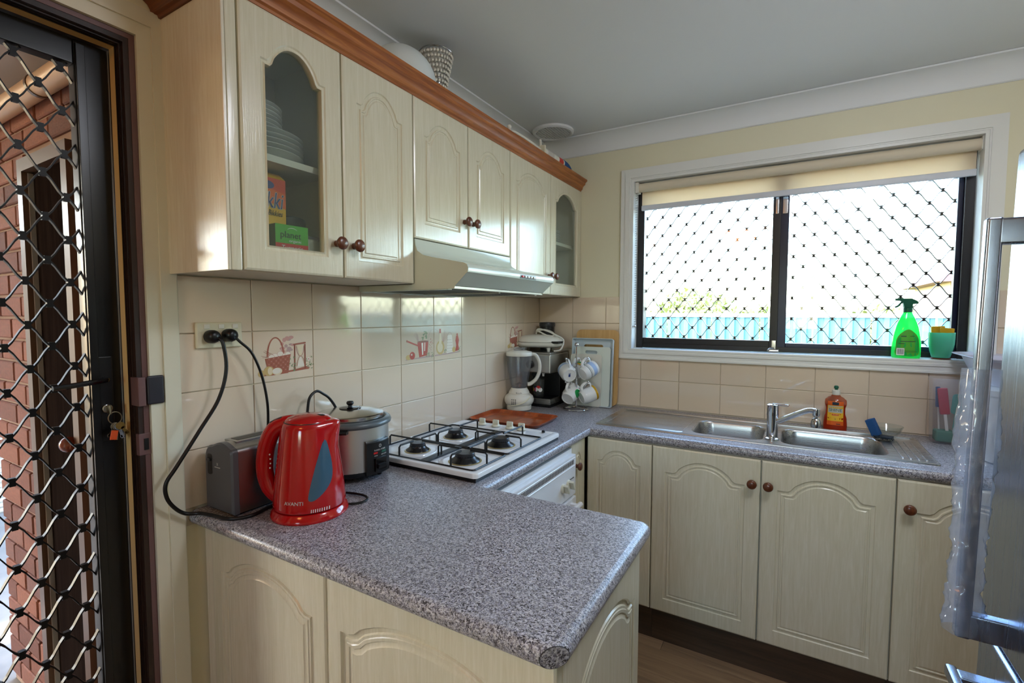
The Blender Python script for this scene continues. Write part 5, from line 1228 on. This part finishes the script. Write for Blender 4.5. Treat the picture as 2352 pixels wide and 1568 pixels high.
b.obj('label_print', 'green_print', sb_, 60)
def spatch(b, x0, x1, z0, z1, off, nx=6, nz=3):
    g = [[b.v(sl_(x0+(x1-x0)*i/nx, z0+(z1-z0)*j/nz, off)) for i in range(nx+1)] for j in range(nz+1)]
    for j in range(nz):
        for i in range(nx): b.f([g[j][i], g[j][i+1], g[j+1][i+1], g[j+1][i]])
b = B(); spatch(b, -.037, -.012, .012, .042, .0016); b.obj('barcode_panel', 'white_print', sb_, 0)
b = B()
for k in range(8): x = -.034+k*.0026; spatch(b, x, x+.0013, .016, .038, .0020, 1, 3)
b.obj('barcode', 'navy_print', sb_, 0)
b = B(); spatch(b, -.026, .026, .069, .0725, .0016); spatch(b, -.032, -.012, .0605, .0635, .0016); spatch(b, -.012, .030, .030, .0315, .0016); spatch(b, -.012, .030, .025, .0265, .0016); spatch(b, -.024, -.006, .090, .0945, .0016); spatch(b, .006, .022, .092, .094, .0016); b.obj('small_print', 'green_text', sb_, 0)
B().lathe([(.0145, .194), (.0165, .196), (.0165, .212), (.013, .214)], n=24, cap=(1, 1)).obj('collar', 'green_dark', sb_, 40)
b = B(); b.prism([(-.046, .253), (-.046, .245), (-.026, .242), (-.018, .234), (-.014, .213), (.014, .213), (.015, .228), (.034, .231), (.030, .241), (.010, .253)], 'xz', -.010, .010); b.obj('trigger_head', 'green_dark', sb_, 30)
b = B(); b.tube(crom([(-.020, 0, .238), (-.027, 0, .230), (-.033, 0, .222), (-.044, 0, .215)], 4), .004, 8); b.obj('trigger', 'green_dark', sb_)
gc = thing('green_cup', 'translucent green beaker on the window sill beside the spray bottle', 'cup', (1.862, .028, SZ+.004))
B().lathe([(0, .001), (.027, .001), (.030, .004), (.037, .030), (.042, .060), (.0435, .106), (.0425, .106), (.036, .032), (.028, .008), (0, .006)], n=36).obj('cup_body', 'green_cup', gc, 60)
sc_ = thing('saucer', 'small reddish saucer under the green beaker', 'saucer', (1.862, .028, SZ))
B().lathe([(0, 0), (.028, 0), (.034, .003), (.033, .0038), (0, .0035)], n=32).obj('dish', 'saucer_red', sc_, 60)
for k, (dx, a, lb_) in enumerate([(-.012, -3, 'yellow sponge standing at the back of the green beaker'), (.004, 5, 'thick yellow sponge leaning forward in the green beaker')]):
    s_ = thing('kitchen_sponge', lb_, 'sponge', (1.862+dx*.5, .034-.016*k, SZ+.018), 0, 'sponges in the green beaker', ry=math.radians(a))
    B().box(-.022+.003*k, .022+.004*k, -.006, .006, .0, .118-.006*k, .003).obj('pad', 'yellow_sponge', s_)

# ------------------------------------------------------------------ inside the glass wall cabinets
SH = 1.7822
def plate(r, z, lb, x=.125, y=-1.845, bowl=0):
    t = thing('plate', lb, 'plate', (x, y, z), 0, 'plates stacked in the glass wall cabinet')
    pr = [(0, .001), (r*.58, .001), (r*.62, .004), (r*.96, .014+bowl), (r, .016+bowl), (r*.985, .0175+bowl), (r*.62, .0065), (0, .0045)]
    B().lathe(pr, n=40).obj('dish', 'white_ceramic', t, 60)
z = SH; ORD = ['lowest', 'second', 'third', 'fourth', 'fifth', 'sixth', 'seventh']
for k in range(5): plate(.110, z, ORD[k]+' dinner plate from the shelf in the stack behind the glass door', y=-1.835, bowl=.004); z += .012
for k in range(7): plate(.080, z, ORD[k]+' small side plate up from the dinner plates in the stack', y=-1.860); z += .0105
CZ = UZ0+.0165
bx = thing('biscuit_box', 'orange and yellow carton with blue lettering in the wall cabinet', 'carton', (.178, -1.868, CZ))
bw_, bd_, bh_ = .055, .025, .222
b = B(); b.loft([[(x, y, z) for x, y in ((bd_, -bw_), (bd_, bw_), (-bd_, bw_), (-bd_, -bw_))] for z in (0, .12, .17, bh_)], (1, 0), mi=0)
b.loft([[(bd_, -bw_, bh_), (bd_, bw_, bh_), (-bd_, bw_, bh_), (-bd_, -bw_, bh_)], [(.001, -bw_, bh_+.018), (.001, bw_, bh_+.018), (-.001, bw_, bh_+.018), (-.001, -bw_, bh_+.018)]], (0, 1)); b.obj('carton_body', 'yellow_print', bx, 0)
F_ = lambda off: (lambda u, v, w: (bd_+off+w, u, v))
b = B(); f_ = F_(.0006); b.f([b.v(f_(u, v, 0)) for u, v in ((-bw_, .205), (bw_, .185), (bw_, bh_), (-bw_, bh_))], 0); b.f([b.v(f_(u, v, .0001)) for u, v in ((-bw_, .178), (bw_, .150), (bw_, .188), (-bw_, .208))], 1)
b.f([b.v(f_(.006+.018*math.cos(a), .204+.010*math.sin(a), .0004)) for a in [2*PI*k/24 for k in range(24)]], 2)
for dx, dz in ((-.0012, 0), (.0012, 0), (0, .0012), (0, -.0012)): b.text('kki', .056, lambda u, v, w: (bd_+.0012+w, u+.0235+dx, .149+v+dz), 3, shear=.2, sx=.68)
b.text('kki', .056, lambda u, v, w: (bd_+.0018+w, u+.0235, .149+v), 2, shear=.2, sx=.68); b.text('Bikkies', .0195, lambda u, v, w: (bd_+.0014+w, u+.0245, .130+v), 4, shear=.35, sx=.72)
b.f([b.v(f_(.010+.018*math.cos(a), .092+.014*math.sin(a), .0004)) for a in [2*PI*k/24 for k in range(24)]], 5)
b.obj('print', ['orange_deep', 'orange_print', 'blue_print', 'white_print', 'dark_print', 'decal_tan'], bx, 0)
sbx = thing('spice_box', 'green and red carton in front of the biscuit box', 'carton', (.2235, -1.822, CZ), math.radians(-3))
b = B(); b.box(-.016, .016, -.044, .044, .0, .106, .0008, 1); b.obj('carton_body', 'green_side', sbx, 0)
b = B(); f2 = lambda u, v, w: (.0166+w, u, v); b.f([b.v(f2(u, v, 0)) for u, v in ((-.044, .060), (.044, .060), (.044, .106), (-.044, .106))], 0); b.f([b.v(f2(u, v, 0)) for u, v in ((-.044, 0), (.044, 0), (.044, .060), (-.044, .060))], 1)
b.text('planet', .023, lambda u, v, w: f2(u-.004, .074+v, .0006+w), 2); b.text('organic', .010, lambda u, v, w: f2(u+.008, .064+v, .0006+w), 3, sx=1.15); b.text('Turmeric', .015, lambda u, v, w: f2(u, .045+v, .0006+w), 3)
for k in range(10): a0, a1 = [math.radians(35+110*(k+j)/10) for j in (0, 1)]; b.f([b.v(f2(.012*math.cos(a)*1.3, .0885+r*math.sin(a), .0006)) for a, r in ((a0, .011), (a1, .011), (a1, .0098), (a0, .0098))], 3)
b.obj('print', ['green_print', 'red_print', 'dark_print', 'white_print'], sbx, 0)
ct = thing('food_container', 'dark round lidded tin at the back of the wall cabinet', 'container', (.118, -1.757, CZ))
B().lathe([(0, 0), (.047, 0), (.049, .004), (.049, .128)], n=36).obj('tin', 'container_dark', ct, 50); B().lathe([(.050, .12), (.052, .124), (.052, .142), (.047, .146), (0, .147)], n=36).obj('lid', 'charcoal_plastic', ct, 50)
cbx = thing('clear_box', 'squat clear plastic box of grains beside the spice carton', 'container', (.205, -1.738, CZ), 0)
B().box(-.028, .028, -.036, .034, 0, .082, .006).obj('tub', 'clear_box', cbx); B().box(-.030, .030, -.037, .035, .078, .088, .003).obj('lid', 'clear_plastic', cbx)
# corner cabinet contents
for k in range(6):
    t = thing('plate', ORD[k]+' plate from the shelf in the corner glass cabinet', 'plate', (.125, -.21, SH+k*.010), 0, 'plates in the corner cabinet'); r = .10
    B().lathe([(0, .001), (r*.58, .001), (r*.62, .004), (r*.96, .014), (r, .016), (r*.985, .0175), (r*.62, .0065), (0, .0045)], n=36).obj('dish', 'white_ceramic', t, 60)
t = thing('drinking_glass', 'plain glass low in the corner glass cabinet', 'glass', (.17, -.20, CZ)); B().lathe([(0, .001), (.03, .001), (.036, .10), (.0345, .10), (.029, .008), (0, .008)], n=28).obj('tumbler', 'white_ceramic', t, 50)
t = thing('serving_dish', 'shallow pale dish at the foot of the corner glass cabinet', 'dish', (.17, -.10, CZ)); B().lathe([(0, .001), (.045, .001), (.065, .040), (.063, .041), (.044, .006), (0, .006)], n=28).obj('dish', 'clear_box', t, 50)

# ------------------------------------------------------------------ on top of the wall cabinets
TZ = UZ1+.0125
gs = thing('upturned_bowl', 'upturned white glass bowl on top of the wall cabinets', 'bowl', (.131, -1.315, TZ))
B().lathe([(.123, 0), (.125, .004), (.126, .05), (.1255, .080)]+[(.126*math.cos(a), .08+.128*math.sin(a)) for a in [PI/2*k/9 for k in range(1, 10)]], n=48).obj('bowl_shell', 'cabinet_glass_frost', gs, 60)
B().lathe([(.1245, 0), (.1265, .003), (.1245, .006)], n=48).obj('rim', 'white_plastic', gs)
cv = thing('crystal_vase', 'beaded crystal cone vase behind the upturned bowl', 'vase', (.168, -1.165, TZ))
rv = lambda z: .020+.040*(z/.235)**1.3
B().lathe([(0, .001), (.022, .001), (.018, .006)]+[(rv(z)-.004, z) for z in (.02, .06, .1, .14, .18, .22, .235)], n=24).obj('cone', 'crystal', cv, 60)
b = B()
for r_i in range(15):
    z = .010+r_i*.0158; rr2 = rv(z); n_ = max(10, int(rr2*2*PI/.0115))
    for k in range(n_): a = 2*PI*(k+.5*(r_i % 2))/n_; b.sphere((rr2*math.cos(a), rr2*math.sin(a), z), .0062, 5, 4, (1, 1, 1.15))
bd = b.obj('crystal_beads', 'crystal_bead', cv, 0); bd['kind'] = 'stuff'
b = B()
for k in range(3): zz = (.245, .165, .085)[k]; b.tube([(rv(min(zz, .235))*math.cos(a), rv(min(zz, .235))*math.sin(a), zz) for a in [2*PI*j/32 for j in range(32)]], .0022, 6, True)
b.obj('wire_ring', 'dull_chrome', cv)
cg = thing('caulking_gun', 'white caulking gun with a blue-tipped cartridge on the wall cabinets', 'caulking gun', (.266, -.40, UZ1+.0605+.0225), 0)
b = B(); b.cyl((0, -.10, 0), (0, .14, 0), .022, n=20); b.obj('cartridge', 'white_plastic', cg)
b = B(); b.cyl((0, -.07, 0), (0, .0, 0), .0226, n=20, cap=False); b.obj('print_band', 'grey_print', cg); b = B(); b.cyl((0, .06, 0), (0, .11, 0), .0226, n=20, cap=False); b.obj('red_band', 'red_print', cg)
b = B(); b.tube(crom([(0, .125, 0), (0, .165, 0), (0, .195, -.004), (0, .215, -.012)], 5), lambda t: .0236-.004*t, 14); b.obj('blue_cap', 'blue_cloth', cg)
b = B(); b.tube(crom([(0, -.40, .012), (0, -.395, -.004), (0, -.36, .006), (0, -.26, .010), (0, -.10, .004)], 5), .006, 8); b.sphere((0, -.402, .014), .010, 10, 8); b.obj('rod', 'white_plastic', cg)
b = B(); b.tube([(0, -.10, .0), (0, -.115, .050)], .006, 8); b.obj('trigger', 'white_plastic', cg)
b = B(); b.box(-.024, .024, -.112, -.098, -.0222, .024, .003); b.obj('cradle', 'cream_plastic', cg)

# ------------------------------------------------------------------ ceiling vent and lights
cvn = thing('ceiling_vent', 'round white exhaust grille in the ceiling corner', 'vent', (.185, -.205, ROOM_Z-.0005))
b = B(); b.loft([[(r*math.cos(a), r*math.sin(a), z) for a in [2*PI*k/48 for k in range(48)]] for r, z in ((.110, 0), (.110, -.010), (.100, -.016), (.092, -.014), (.092, -.004))], (0, 0)); b.obj('vent_ring', 'cornice_paint', cvn, 40)
b = B()
for k in range(-6, 7):
    x = k*.0145; h_ = math.sqrt(max(0, .092**2-x*x)); b.box(x-.0028, x+.0028, -h_, h_, -.012, -.006); b.box(-h_, h_, x-.0028, x+.0028, -.011, -.006)
b.obj('vent_grid', 'cornice_paint', cvn, 0); B().cyl((0, 0, -.003), (0, 0, -.0005), .092, n=40).obj('vent_backing', 'filter_metal', cvn, 0)
for (x, y, lb_, lm_) in ((1.72, -1.50, 'round ceiling light over the middle of the kitchen', 'lamp_glow'), (.75, -3.45, 'added warm fill light over the unseen dining end of the room', 'lamp_glow_fill')):  # the warm one is added out of view to tint the cabinet side
    t = thing('ceiling_light', lb_, 'ceiling light', (x, y, ROOM_Z-.0005), 0, 'ceiling lights')
    B().lathe([(.0, 0), (.19, 0), (.19, -.02), (.18, -.024)], n=40).obj('fitting', 'white_plastic', t, 50)
    B().lathe([(.175, -.018), (.178, -.075), (.165, -.11), (.13, -.135), (.07, -.15), (0, -.155)], n=40).obj('diffuser', lm_, t, 60)

# ------------------------------------------------------------------ fridge
fg = thing('fridge', 'stainless fridge with a tall bar handle at the edge of the room', 'fridge', (2.03, -1.69, .006), 0, None, 0, 0)
FX, FY0, FY1 = 1.652, -2.05, -1.338
B().box(FX+.065, 2.38, FY0, FY1, .03, 1.70, .006).obj('body', 'charcoal_plastic', fg, world=True)
B().box(FX, FX+.06, FY0, FY1, .80, 1.70, .012, 3).obj('upper_door', 'steel_fridge', fg, world=True)
B().box(FX, FX+.06, FY0, FY1, .06, .79, .012, 3).obj('freezer_drawer', 'steel_fridge', fg, world=True)
HY = -1.462; ht, hb_ = 1.560, .815
b = B(); b.box(FX-.066, FX-.044, HY-.012, HY+.012, hb_, ht, .005, 3); hn = b.obj('door_handle', 'steel_fridge', fg, world=True)
B().box(FX-.05, FX+.004, HY-.012, HY+.012, ht-.046, ht-.002, .004).obj('handle_mount', 'steel_fridge', hn, world=True)
B().box(FX-.05, FX+.004, HY-.012, HY+.012, hb_+.002, hb_+.046, .004).obj('handle_mount', 'steel_fridge', hn, world=True)
B().box(FX-.060, FX-.042, FY0+.08, FY1-.06, .700, .722, .005, 3).box(FX-.045, FX+.004, FY1-.10, FY1-.07, .700, .722, .003).box(FX-.045, FX+.004, FY0+.09, FY0+.12, .700, .722, .003).obj('drawer_handle', 'steel_fridge', fg, world=True)
for x in (FX+.1, 2.33):
    for y in (FY0+.06, FY1-.06): B().cyl((x, y, 0), (x, y, .035), .018, n=12).obj('foot', 'black_plastic', fg, world=True)
# crumpled protective film left on the handle
b = B(); R = []; n_ = 40; rows = 90
for j in range(rows+1):
    z = 1.300-(1.300-.825)*j/rows; t = j/rows; ring = []
    for k in range(n_):
        a = 2*PI*k/n_; base = .0195+.003*math.sin(t*7); ed = abs(math.cos(a-.53)); crumple = (noise.noise(Vector((math.cos(a)*1.2, math.sin(a)*1.2, z*95)))*.0045+noise.noise(Vector((math.cos(a)*2, math.sin(a)*2, z*26+5)))*.006)*min(1, t*3+.1)*(.35+ed)+.011*ed**3
        rr3 = max(.0165, base+crumple); ring.append((FX-.055+rr3*math.cos(a), HY+rr3*math.sin(a), z))
    R.append(ring)
b.loft(R, (0, 0)); b.obj('plastic_film', 'film_plastic', hn, 50, world=True)
fg.rotation_euler.y = math.radians(.93)     # it leans a little on the uneven floor
